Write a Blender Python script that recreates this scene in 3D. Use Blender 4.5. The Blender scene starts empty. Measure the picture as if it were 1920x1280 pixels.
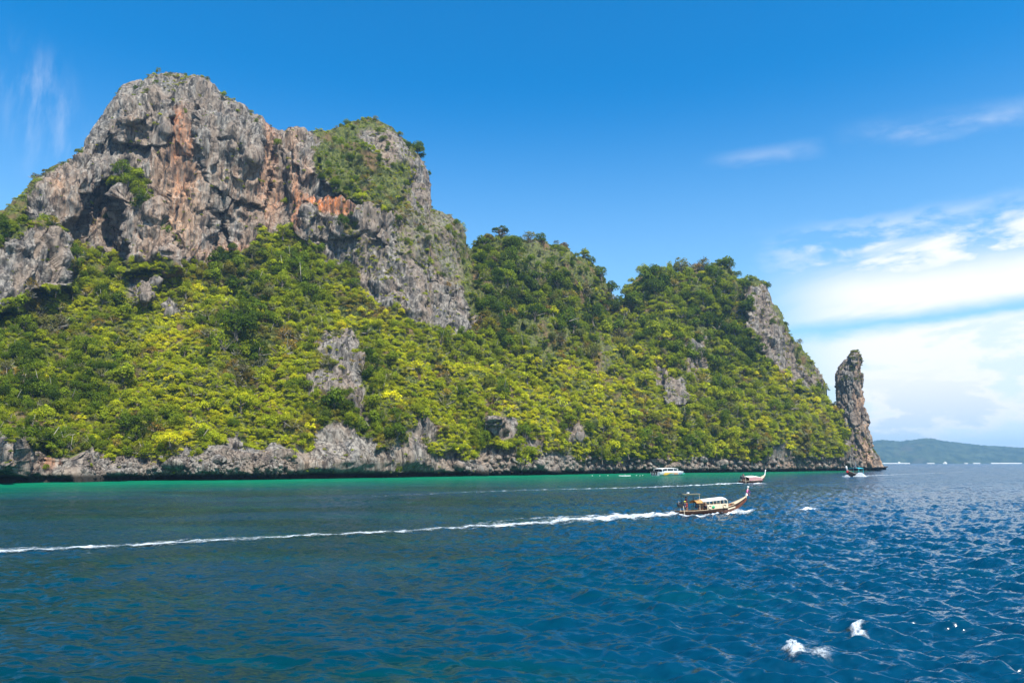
import bpy, math, random
import numpy as np
from mathutils import Vector, Matrix

R = math.radians
rng = np.random.default_rng(7)
random.seed(7)
S = bpy.context.scene
COL = S.collection

# ------------------------------------------------------------------ camera
CAM_H, FPX, CX, CY = 7.9, 1400.0, 960.0, 640.0
PITCH = math.atan(227.0 / FPX)
cd = bpy.data.cameras.new('camera'); cam = bpy.data.objects.new('camera', cd); COL.objects.link(cam)
cam.location = (0, 0, CAM_H); cam.rotation_euler = (R(90) + PITCH, 0, 0)
cd.sensor_width = 36.0; cd.lens = 36.0 * FPX / 1920.0
cd.clip_start = 0.5; cd.clip_end = 60000
S.camera = cam

# ------------------------------------------------------------------ sun and exposure
SUN_AZ, SUN_EL = R(150), R(57)          # azimuth clockwise from +Y (view direction)
sd = bpy.data.lights.new('sun', 'SUN'); sun = bpy.data.objects.new('sun', sd); COL.objects.link(sun)
sdir = Vector((math.sin(SUN_AZ) * math.cos(SUN_EL), math.cos(SUN_AZ) * math.cos(SUN_EL), math.sin(SUN_EL)))
sun.rotation_euler = sdir.to_track_quat('Z', 'Y').to_euler()
sd.energy = 5.0; sd.angle = R(0.53); sd.color = (1.0, 0.955, 0.88)
S.view_settings.view_transform = 'Standard'; S.view_settings.look = 'None'
S.view_settings.exposure = 0.95; S.view_settings.gamma = 1.0
S.view_settings.use_curve_mapping = False
S.cycles.max_bounces = 6; S.cycles.diffuse_bounces = 2; S.cycles.glossy_bounces = 2
S.cycles.transparent_max_bounces = 16; S.cycles.transmission_bounces = 3; S.cycles.volume_bounces = 0
HAZE = 7.5e-5
S.cycles.caustics_reflective = False; S.cycles.caustics_refractive = False


def px_dir(px, py):
    """viewing direction scaled to y = 1: returns (x/y, z/y)"""
    a = (np.asarray(px, float) - CX) / FPX; w = (CY - np.asarray(py, float)) / FPX
    y = math.cos(PITCH) - w * math.sin(PITCH); z = math.sin(PITCH) + w * math.cos(PITCH)
    return a / y, z / y


# ------------------------------------------------------------------ node helper
class NT:
    def __init__(self, tree): self.t = tree; self.n = tree.nodes; self.l = tree.links
    def node(self, typ, **kw):
        nd = self.n.new(typ)
        for k, v in kw.items(): setattr(nd, k, v)
        return nd
    def put(self, sock, v):
        if isinstance(v, bpy.types.NodeSocket): self.l.new(v, sock)
        else:
            if hasattr(sock.default_value, '__len__') and not hasattr(v, '__len__'): v = (v,) * len(sock.default_value)
            if hasattr(sock.default_value, '__len__') and len(sock.default_value) == 4 and len(v) == 3: v = (*v, 1)
            sock.default_value = v
    def m(self, op, a, b=0.0, c=0.0, clamp=False):
        nd = self.node('ShaderNodeMath', operation=op); nd.use_clamp = clamp
        self.put(nd.inputs[0], a); self.put(nd.inputs[1], b); self.put(nd.inputs[2], c); return nd.outputs[0]
    def vm(self, op, a, b=(0, 0, 0)):
        nd = self.node('ShaderNodeVectorMath', operation=op)
        self.put(nd.inputs[0], a)
        if op == 'SCALE': self.put(nd.inputs['Scale'], b)
        else: self.put(nd.inputs[1], b)
        return nd.outputs[0]
    def mix(self, f, a, b, blend='MIX'):
        nd = self.node('ShaderNodeMix', data_type='RGBA', blend_type=blend)
        nd.clamp_factor = True
        self.put(nd.inputs[0], f); self.put(nd.inputs[6], a); self.put(nd.inputs[7], b); return nd.outputs[2]
    def ramp(self, f, lo, hi, a=0.0, b=1.0, smooth=True):
        nd = self.node('ShaderNodeMapRange', interpolation_type='SMOOTHSTEP' if smooth else 'LINEAR')
        self.put(nd.inputs[0], f)
        for i, v in zip((1, 2, 3, 4), (lo, hi, a, b)): self.put(nd.inputs[i], v)
        return nd.outputs[0]
    def noise(self, vec, scale, detail=4, rough=0.55, dist=0.0, col=False, dims='3D'):
        nd = self.node('ShaderNodeTexNoise', noise_dimensions=dims)
        self.put(nd.inputs['Vector'], vec); nd.inputs['Scale'].default_value = scale
        nd.inputs['Detail'].default_value = detail; nd.inputs['Roughness'].default_value = rough
        nd.inputs['Distortion'].default_value = dist
        return nd.outputs['Color' if col else 'Fac']
    def voro(self, vec, scale, feature='F1', out='Distance'):
        nd = self.node('ShaderNodeTexVoronoi', feature=feature)
        self.put(nd.inputs['Vector'], vec); nd.inputs['Scale'].default_value = scale
        return nd.outputs[out]
    def comb(self, x, y, z):
        nd = self.node('ShaderNodeCombineXYZ'); self.put(nd.inputs[0], x); self.put(nd.inputs[1], y); self.put(nd.inputs[2], z); return nd.outputs[0]
    def attr(self, name, typ='GEOMETRY', out='Fac'):
        nd = self.node('ShaderNodeAttribute', attribute_type=typ); nd.attribute_name = name; return nd.outputs[out]
    def pos(self): return self.node('ShaderNodeNewGeometry').outputs['Position']


def new_mat(name):
    m = bpy.data.materials.new(name); m.use_nodes = True; m.node_tree.nodes.clear()
    nt = NT(m.node_tree); out = nt.node('ShaderNodeOutputMaterial'); return m, nt, out


def plain(name, col, rough=0.6, metal=0.0, var=0.12, scale=6.0, spec=0.4):
    """paint / wood / cloth: a principled surface with a little procedural wear"""
    m, nt, out = new_mat(name)
    b = nt.node('ShaderNodeBsdfPrincipled')
    tc = nt.node('ShaderNodeTexCoord').outputs['Object']
    n = nt.noise(tc, scale, 5, 0.65)
    c = nt.mix(nt.ramp(n, 0.3, 0.72), tuple(x * (1 - var) for x in col), tuple(min(1, x * (1 + var)) for x in col))
    nt.put(b.inputs['Base Color'], c); b.inputs['Roughness'].default_value = rough; b.inputs['Metallic'].default_value = metal
    b.inputs['Specular IOR Level'].default_value = spec
    nt.l.new(b.outputs[0], out.inputs[0]); return m


# ------------------------------------------------------------------ world: Nishita sky plus procedural clouds
W = bpy.data.worlds.new('World'); S.world = W; W.use_nodes = True; W.node_tree.nodes.clear()
w = NT(W.node_tree)
wout = w.node('ShaderNodeOutputWorld'); bg = w.node('ShaderNodeBackground')
sky = w.node('ShaderNodeTexSky', sky_type='NISHITA'); sky.sun_disc = False
sky.sun_elevation = SUN_EL; sky.sun_rotation = SUN_AZ
sky.altitude = 0; sky.air_density = 1.0; sky.dust_density = 0.6; sky.ozone_density = 2.0
hs = w.node('ShaderNodeHueSaturation'); hs.inputs['Hue'].default_value = 0.5; hs.inputs['Saturation'].default_value = 1.0; hs.inputs['Value'].default_value = 1.0
w.l.new(w.vm('MULTIPLY', sky.outputs[0], (0.02, 0.84, 1.33)), hs.inputs['Color'])
dirv = w.node('ShaderNodeTexCoord').outputs['Generated']
sx = w.node('ShaderNodeSeparateXYZ'); w.l.new(dirv, sx.inputs[0])
az = w.m('ARCTAN2', sx.outputs[0], sx.outputs[1]); el = w.m('ARCSINE', w.m('MAXIMUM', w.m('MINIMUM', sx.outputs[2], 1.0), -1.0))
azd = w.m('MULTIPLY', az, 180 / math.pi); eld = w.m('MULTIPLY', el, 180 / math.pi)


def azel(px, py):
    x, z = px_dir(px, py); x = float(x); z = float(z)
    return math.degrees(math.atan(x)), math.degrees(math.atan(z / math.hypot(1, x)))


def line_el(p0, p1):
    """elevation of a line through two image points as a function of azimuth (degrees)"""
    a0, e0 = azel(*p0); a1, e1 = azel(*p1); k = (e1 - e0) / (a1 - a0)
    return w.m('MULTIPLY_ADD', azd, k, e0 - k * a0)


cvec = w.comb(w.m('MULTIPLY', azd, 0.05), w.m('MULTIPLY', w.m('SUBTRACT', eld, w.m('MULTIPLY', azd, 0.13)), 0.20), 3.1)
nA = w.noise(cvec, 1.0, 8, 0.58, 0.35)
cvec2 = w.comb(w.m('MULTIPLY', azd, 0.16), w.m('MULTIPLY', eld, 0.42), 9.0)
nB = w.noise(cvec2, 1.0, 9, 0.6, 0.2)
cvec3 = w.comb(w.m('MULTIPLY', azd, 0.11), w.m('MULTIPLY', w.m('SUBTRACT', eld, w.m('MULTIPLY', azd, 0.22)), 0.6), 1.7)
nC = w.noise(cvec3, 1.0, 7, 0.55, 0.25)
warp = w.m('MULTIPLY', w.m('SUBTRACT', nB, 0.5), 5.0)
east = w.ramp(azd, azel(1380, 600)[0], azel(1640, 600)[0])


def band(lo_line, hi_line, soft_lo, soft_hi, wk=0.4):
    e_ = w.m('ADD', eld, w.m('MULTIPLY', warp, wk))
    a = w.ramp(w.m('SUBTRACT', e_, lo_line), -soft_lo, soft_lo)
    b = w.ramp(w.m('SUBTRACT', hi_line, e_), -soft_hi, soft_hi)
    return w.m('MULTIPLY', a, b)


# bright slanting sheet of cloud over the far right
b1 = w.m('MULTIPLY', band(line_el((1480, 614), (1920, 556)), line_el((1480, 520), (1920, 470)), 0.55, 1.6, 0.22), east)
b1 = w.m('MULTIPLY', b1, w.ramp(nC, 0.25, 0.5, 0.62, 1.0))
# veil above it
b2 = w.m('MULTIPLY', band(line_el((1480, 540), (1920, 480)), line_el((1560, 430), (1920, 372)), 1.2, 1.2, 0.7), east)
b2 = w.m('MULTIPLY', b2, w.m('MULTIPLY', w.ramp(nB, 0.40, 0.60, 0.0, 0.95), w.ramp(nC, 0.32, 0.58, 0.35, 1.0)))
# white mass down to the horizon haze
b3 = w.m('MULTIPLY', w.ramp(w.m('SUBTRACT', line_el((1480, 632), (1920, 578)), w.m('ADD', eld, w.m('MULTIPLY', warp, 0.42))), -0.35, 0.75), east)
b3 = w.m('MULTIPLY', b3, w.ramp(eld, -1.0, 3.8, 0.45, 1.0))
b3 = w.m('MULTIPLY', b3, w.ramp(nB, 0.36, 0.48, 0.66, 1.0))
# thin high streaks
b4 = w.m('MULTIPLY', band(line_el((1560, 272), (1920, 226)), line_el((1560, 240), (1920, 190)), 0.7, 0.8, 0.3), w.ramp(azd, azel(1540, 250)[0], azel(1700, 250)[0]))
b4 = w.m('MULTIPLY', b4, w.ramp(nB, 0.35, 0.7, 0.03, 0.30))
b5 = w.m('MULTIPLY', band(line_el((1330, 312), (1560, 290)), line_el((1330, 290), (1560, 258)), 0.5, 0.5, 0.2),
         w.m('MULTIPLY', w.ramp(azd, azel(1300, 250)[0], azel(1420, 250)[0]), w.ramp(azd, azel(1560, 250)[0], azel(1500, 250)[0])))
b5 = w.m('MULTIPLY', b5, w.ramp(nB, 0.35, 0.7, 0.03, 0.22))
aw, ew = azel(90, 250)
wv = w.noise(w.comb(w.m('MULTIPLY', azd, 0.5), w.m('MULTIPLY', eld, 0.13), 4.0), 1.0, 8, 0.6, 0.3)
b6 = w.m('MULTIPLY', w.ramp(w.m('ABSOLUTE', w.m('SUBTRACT', azd, w.m('MULTIPLY_ADD', w.m('SUBTRACT', eld, ew), -0.35, aw))), 3.4, 0.2),
         w.ramp(w.m('ABSOLUTE', w.m('SUBTRACT', eld, ew + 1.0)), 5.5, 1.0))
b6 = w.m('MULTIPLY', b6, w.ramp(wv, 0.42, 0.75, 0.0, 0.3))
# scattered fair-weather cloud elsewhere low round the horizon, as the view implies
out_r = w.ramp(w.m('ABSOLUTE', azd), 40, 62)
b7 = w.m('MULTIPLY', w.m('MULTIPLY', out_r, w.ramp(eld, 34, 6)), w.ramp(nA, 0.46, 0.64, 0.0, 0.9))
cl = b1
for b_ in (b2, b3, b4, b5, b6, b7): cl = w.m('MAXIMUM', cl, b_)
haze_low = w.m('MULTIPLY', w.ramp(eld, 29, -2, 0.0, 0.66), 1.0)
sky_c = w.mix(haze_low, hs.outputs[0], (4.9, 6.3, 7.0))
# cloud body: bright top, faint blue-grey in its thicker low part
lowgrey = w.m('MULTIPLY', w.ramp(eld, 7.5, 2.0), w.ramp(nB, 0.47, 0.54))
cc = w.mix(w.m('MULTIPLY', lowgrey, 0.75), (6.9, 6.95, 7.0), (4.5, 5.4, 6.0))
csh = w.mix(cl, sky_c, cc)
w.l.new(csh, bg.inputs['Color']); bg.inputs['Strength'].default_value = 0.084
w.l.new(bg.outputs[0], wout.inputs['Surface'])


# ------------------------------------------------------------------ numpy noise
_perm = rng.permutation(256).astype(np.int64); _perm = np.concatenate([_perm, _perm, _perm])
_g = rng.normal(size=(256, 3)); _g /= np.linalg.norm(_g, axis=1)[:, None]


def gnoise(P):
    P = np.asarray(P, float); I = np.floor(P).astype(np.int64); F = P - I; I &= 255
    U = F * F * F * (F * (F * 6 - 15) + 10); out = np.zeros(P.shape[:-1])
    for dx in (0, 1):
        wx = U[..., 0] if dx else 1 - U[..., 0]
        for dy in (0, 1):
            wy = U[..., 1] if dy else 1 - U[..., 1]
            for dz in (0, 1):
                wz = U[..., 2] if dz else 1 - U[..., 2]
                h = _perm[_perm[_perm[(I[..., 0] + dx) & 255] + ((I[..., 1] + dy) & 255)] + ((I[..., 2] + dz) & 255)] & 255
                g = _g[h]
                out += wx * wy * wz * (g[..., 0] * (F[..., 0] - dx) + g[..., 1] * (F[..., 1] - dy) + g[..., 2] * (F[..., 2] - dz))
    return out * 1.6


def fbm(P, s, octs=4, gain=0.5, off=0.0):
    Q = np.asarray(P) / np.asarray(s, float) + off; a = 1.0; o = 0
    for _ in range(octs): o = o + a * gnoise(Q); Q = Q * 2.03 + 11.7; a *= gain
    return o


def ridged(P, s, octs=3, gain=0.5, off=0.0):
    Q = np.asarray(P) / np.asarray(s, float) + off; a = 1.0; o = 0
    for _ in range(octs): o = o + a * (1 - 2 * np.abs(gnoise(Q))); Q = Q * 2.07 + 5.3; a *= gain
    return o


def smooth(a, lo, hi):
    t = np.clip((a - lo) / (hi - lo), 0, 1); return t * t * (3 - 2 * t)


def cells(P, s, off=0.0):
    """voronoi-like blocks: returns (distance to the nearest centre, second minus first)"""
    Q = np.asarray(P) / np.asarray(s, float) + off; I = np.floor(Q).astype(np.int64); F = Q - I
    d1 = np.full(Q.shape[:-1], 9.0); d2 = d1.copy(); rnd = np.zeros(Q.shape[:-1])
    for dx in (-1, 0, 1):
        for dy in (-1, 0, 1):
            for dz in (-1, 0, 1):
                h = _perm[_perm[_perm[(I[..., 0] + dx) & 255] + ((I[..., 1] + dy) & 255)] + ((I[..., 2] + dz) & 255)] & 255
                c = _g[h] * 0.45 + 0.5
                d = (dx + c[..., 0] - F[..., 0]) ** 2 + (dy + c[..., 1] - F[..., 1]) ** 2 + (dz + c[..., 2] - F[..., 2]) ** 2
                new = d < d1; d2 = np.where(new, d1, np.minimum(d2, d)); rnd = np.where(new, h / 255.0, rnd); d1 = np.where(new, d, d1)
    return np.sqrt(d1), np.sqrt(d2) - np.sqrt(d1), rnd


# ------------------------------------------------------------------ mesh helpers
def mesh_np(name, V, faces, mats=(), smooth_shade=True):
    me = bpy.data.meshes.new(name); V = np.asarray(V, np.float32); F = np.asarray(faces, np.int32); k = F.shape[1]
    me.vertices.add(len(V)); me.vertices.foreach_set('co', V.ravel())
    me.loops.add(F.size); me.loops.foreach_set('vertex_index', F.ravel())
    me.polygons.add(len(F)); me.polygons.foreach_set('loop_start', np.arange(0, F.size, k, dtype=np.int32))
    me.polygons.foreach_set('loop_total', np.full(len(F), k, np.int32))
    me.polygons.foreach_set('use_smooth', np.full(len(F), smooth_shade))
    me.update(calc_edges=True)
    for m in mats: me.materials.append(m)
    return me


def vattr(me, name, arr, typ='FLOAT'):
    a = me.attributes.new(name, typ, 'POINT'); arr = np.asarray(arr, np.float32)
    if typ == 'FLOAT': a.data.foreach_set('value', arr.ravel())
    elif typ == 'FLOAT_VECTOR': a.data.foreach_set('vector', arr.ravel())
    elif typ == 'INT': a.data.foreach_set('value', arr.astype(np.int32).ravel())


def link(name, data, parent=None, **props):
    o = bpy.data.objects.new(name, data); COL.objects.link(o)
    if parent is not None: o.parent = parent
    for k, v in props.items(): o[k] = v
    return o


def grid_faces(nr, nc, flip=False):
    i = np.arange(nr - 1)[:, None] * nc + np.arange(nc - 1)[None, :]
    q = np.stack([i, i + 1, i + nc + 1, i + nc], -1).reshape(-1, 4)
    return q[:, ::-1] if flip else q


def in_poly(px, py, poly):
    inside = np.zeros(np.shape(px), bool); n = len(poly)
    for i in range(n):
        x0, y0 = poly[i]; x1, y1 = poly[(i + 1) % n]
        if y0 == y1: continue
        c = ((y0 > py) != (y1 > py)) & (px < (x1 - x0) * (py - y0) / (y1 - y0) + x0); inside ^= c
    return inside


# ------------------------------------------------------------------ the island: traced outline, then given real depth
SIL = [(-330, 640), (-220, 560), (-100, 470), (0, 408), (41, 369), (62, 344), (94, 316), (119, 303), (150, 287), (166, 259), (187, 225), (212, 189),
       (231, 164), (259, 151), (281, 144), (325, 134), (362, 141), (394, 150), (409, 166), (416, 178), (434, 186), (456, 199), (466, 213), (490, 219), (502, 236),
       (525, 243), (531, 248), (541, 239), (562, 240), (587, 246), (616, 247), (634, 238), (653, 232), (669, 227), (694, 221), (712, 227), (734, 238),
       (747, 253), (766, 269), (778, 287), (794, 306), (801, 328), (804, 350), (806, 384), (812, 393), (819, 395), (844, 404), (859, 414), (866, 434), (875, 463),
       (881, 468), (897, 452), (923, 446), (939, 444), (978, 452), (1013, 448), (1033, 459), (1060, 460), (1072, 474), (1078, 484), (1095, 482),
       (1115, 497), (1123, 511), (1134, 534), (1150, 560), (1155, 573), (1165, 573), (1173, 552), (1189, 532), (1212, 514), (1240, 505), (1267, 513),
       (1291, 511), (1314, 506), (1337, 497), (1361, 497), (1373, 512), (1379, 527), (1394, 530), (1405, 523), (1425, 528), (1441, 540), (1446, 560), (1460, 585),
       (1468, 605), (1484, 632), (1507, 662), (1530, 692), (1540, 716), (1554, 752), (1566, 762), (1580, 790), (1600, 806), (1620, 818), (1635, 838),
       (1646, 857), (1654, 874), (1660, 877)]
SHORE = [(-330, 914), (0, 906), (275, 901), (480, 899), (720, 895), (900, 892), (1173, 887), (1400, 885), (1600, 882), (1640, 881), (1660, 880)]
sx_, sy_ = zip(*SIL); hx_, hy_ = zip(*SHORE)


def shore_y(px): return np.interp(px, hx_, hy_)
def top_y(px): return np.interp(px, sx_, sy_)
def shore_depth(px): return -CAM_H / px_dir(px, shore_y(px))[1]


# interior depth control (image x, image y, metres from the camera's plane)
DC = [(-330, 800, 320), (-330, 680, 380), (-330, 630, 400), (-150, 800, 325), (-150, 650, 380), (-150, 520, 420),
      (0, 780, 322), (0, 640, 372), (0, 560, 400), (0, 440, 418), (0, 410, 425),
      (130, 780, 345), (130, 640, 398), (130, 530, 440), (130, 420, 455), (130, 310, 465),
      (250, 790, 355), (250, 640, 410), (250, 490, 468), (250, 330, 488), (250, 160, 500),
      (350, 790, 362), (350, 640, 420), (350, 500, 478), (350, 330, 496), (350, 145, 512),
      (450, 790, 378), (450, 640, 436), (450, 500, 488), (450, 350, 508), (450, 210, 522),
      (550, 790, 392), (550, 640, 450), (550, 450, 520), (550, 340, 534), (550, 250, 550),
      (660, 800, 400), (660, 650, 470), (660, 500, 538), (660, 380, 560), (660, 240, 595),
      (760, 790, 422), (760, 620, 500), (760, 480, 548), (760, 400, 572), (760, 280, 625), (800, 340, 640),
      (870, 790, 462), (870, 630, 540), (870, 520, 578), (850, 420, 610), (878, 480, 640),
      (960, 800, 490), (960, 650, 572), (960, 540, 630), (960, 460, 668),
      (1080, 800, 530), (1080, 680, 600), (1080, 560, 665), (1080, 500, 700), (1150, 580, 760),
      (1180, 800, 570), (1180, 690, 640), (1180, 600, 720), (1200, 540, 745),
      (1300, 800, 610), (1300, 690, 672), (1300, 590, 722), (1300, 525, 752),
      (1400, 800, 640), (1400, 690, 695), (1400, 600, 730), (1400, 535, 755),
      (1470, 800, 665), (1470, 700, 715), (1470, 625, 755), (1530, 800, 700), (1530, 720, 765), (1580, 830, 735), (1620, 845, 760)]
for x in (-330, -150, 0, 130, 275, 480, 600, 720, 900, 1040, 1173, 1300, 1400, 1500, 1600, 1640, 1660):
    DC.append((x, float(shore_y(x)), float(shore_depth(x))))
DC = np.array(DC, float)


def tps_fit(pts, val, lam=1e-4):
    n = len(pts); d = np.linalg.norm(pts[:, None] - pts[None], axis=2)
    K = np.where(d > 0, d * d * np.log(d + 1e-12), 0) + lam * np.eye(n)
    Pm = np.hstack([np.ones((n, 1)), pts]); A = np.zeros((n + 3, n + 3)); A[:n, :n] = K; A[:n, n:] = Pm; A[n:, :n] = Pm.T
    return np.linalg.solve(A, np.concatenate([val, np.zeros(3)]))


_pts = DC[:, :2] / 500.0; _wt = tps_fit(_pts, np.log(DC[:, 2]), 2e-3)


def depth_base(px, py):
    q = np.stack([np.ravel(px), np.ravel(py)], 1) / 500.0; o = np.zeros(len(q)); n = len(_pts)
    for k in range(n):
        d2 = (q[:, 0] - _pts[k, 0]) ** 2 + (q[:, 1] - _pts[k, 1]) ** 2; o += _wt[k] * 0.5 * d2 * np.log(d2 + 1e-18)
    o += _wt[n] + _wt[n + 1] * q[:, 0] + _wt[n + 2] * q[:, 1]
    return np.exp(o).reshape(np.shape(px))


# large relief of its own: (x, y, half width, half height, metres towards the sea, sharpness)
FEAT = [(272, 440, 52, 74, 10, 2), (58, 505, 84, 70, 8, 2), (190, 430, 40, 60, -12, 2), (350, 400, 44, 120, 8, 2), (432, 370, 34, 90, -11, 2),
        (404, 440, 13, 34, -14, 3), (506, 330, 26, 90, -16, 3), (555, 340, 26, 90, 8, 3), (700, 330, 80, 90, 16, 2), (640, 420, 90, 60, 8, 2),
        (888, 520, 13, 60, -16, 2), (985, 490, 28, 42, 12, 2), (1060, 500, 30, 40, 12, 2), (1100, 520, 30, 35, 10, 2), (1000, 640, 50, 45, 10, 3), (930, 560, 40, 40, 10, 2),
        (1355, 540, 34, 44, 16, 2), (1250, 560, 50, 40, 14, 2), (1280, 660, 45, 45, 14, 2), (1266, 742, 26, 40, 8, 2), (1336, 680, 14, 60, -16, 2),
        (1430, 610, 40, 70, 14, 3), (640, 700, 60, 60, 7, 2), (935, 793, 24, 22, 5, 3), (1012, 812, 16, 30, 6, 3), (1085, 815, 14, 24, 8, 3),
        (265, 548, 26, 24, 8, 3), (455, 630, 50, 50, 5, 2), (60, 850, 70, 50, 14, 4), (100, 880, 30, 26, -12, 3), (20, 850, 34, 50, 14, 4), (900, 860, 40, 30, -5, 2),
        (250, 190, 34, 44, 8, 3), (240, 270, 60, 30, -6, 3), (370, 240, 40, 60, 8, 2), (455, 260, 30, 60, 10, 3), (820, 450, 40, 50, 10, 2), (760, 520, 60, 50, 5, 2),
        (700, 860, 150, 44, 10, 3), (430, 878, 130, 30, 6, 3), (1000, 870, 70, 24, 6, 3), (1600, 850, 34, 30, 10, 2), (160, 350, 30, 34, 8, 2)]


def relief(px, py):
    o = np.zeros(np.shape(px))
    for fx, fy, a, b, h, k in FEAT:
        r = np.sqrt(((px - fx) / a) ** 2 + ((py - fy) / b) ** 2); o += h * np.exp(-0.7 * r ** k)
    return o


# slabs and ledges that stand proud of (or sink behind) the face with a sharp edge: (metres, outline)
SLAB = [(9, [(190, 225), (230, 150), (310, 125), (322, 150), (320, 215), (314, 256), (296, 274), (245, 272), (215, 262)]),
        (8, [(366, 150), (420, 165), (520, 235), (512, 330), (486, 392), (440, 372), (400, 352), (386, 318), (366, 262)]),
        (5, [(318, 330), (388, 352), (382, 470), (345, 508), (316, 505), (312, 400)]),
        (19, [(214, 358), (262, 378), (292, 392), (326, 470), (332, 512), (236, 512), (228, 430)]),
        (22, [(-330, 470), (0, 426), (110, 428), (132, 470), (128, 535), (60, 556), (0, 580), (-330, 660)]),
        (9, [(58, 345), (150, 290), (166, 330), (150, 400), (120, 425), (60, 410), (40, 390)]),
        (-9, [(152, 360), (214, 330), (214, 500), (160, 505), (140, 450)]), (-8, [(392, 400), (425, 395), (440, 500), (410, 505), (398, 470)]),
        (5, [(572, 372), (640, 372), (735, 402), (742, 470), (690, 432), (640, 450), (560, 445)]), (6, [(536, 246), (590, 246), (596, 300), (575, 345), (548, 300)]),
        (10, [(600, 228), (700, 205), (765, 250), (770, 330), (735, 400), (640, 368), (600, 330)]), (3, [(740, 398), (862, 398), (884, 470), (884, 600), (800, 500), (745, 470)]),
        (9, [(968, 465), (1030, 455), (1045, 500), (1010, 545), (975, 530)]), (8, [(1062, 458), (1100, 475), (1130, 525), (1085, 540), (1055, 510)]),
        (9, [(1392, 545), (1445, 535), (1480, 640), (1545, 715), (1510, 740), (1470, 706), (1420, 650), (1396, 600)]), (9, [(1296, 500), (1375, 500), (1385, 560), (1340, 600), (1300, 575)]),
        (7, [(1240, 640), (1322, 620), (1326, 700), (1300, 755), (1245, 760)]), (4, [(905, 780), (957, 780), (962, 822), (935, 828), (905, 800)]), (5, [(905, 778), (942, 780), (944, 796), (904, 796)]),
        (9, [(985, 600), (1035, 612), (1042, 690), (1005, 690), (975, 650)]), (7, [(1116, 640), (1152, 648), (1152, 698), (1122, 698)]),
        (5, [(236, 528), (288, 528), (292, 556), (262, 574), (240, 558)]), (8, [(-40, 800), (45, 812), (50, 870), (0, 915), (-40, 915)]), (-8, [(50, 830), (100, 838), (90, 868), (52, 900)])]


def slabs(px, py):
    jx = px + 7 * gnoise(np.stack([px / 16, py / 16, 0 * px + 2.2], -1)) + 3 * gnoise(np.stack([px / 5, py / 5, 0 * px + 7.2], -1))
    jy = py + 7 * gnoise(np.stack([px / 16, py / 16, 0 * px + 31.2], -1)) + 3 * gnoise(np.stack([px / 5, py / 5, 0 * px + 17.2], -1)); o = np.zeros(np.shape(px))
    for h_, poly in SLAB: o += h_ * in_poly(jx, jy, poly)
    for _ in range(2): o[1:-1, 1:-1] = (o[1:-1, 1:-1] * 2 + o[:-2, 1:-1] + o[2:, 1:-1] + o[1:-1, :-2] + o[1:-1, 2:]) / 6
    return o


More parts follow.
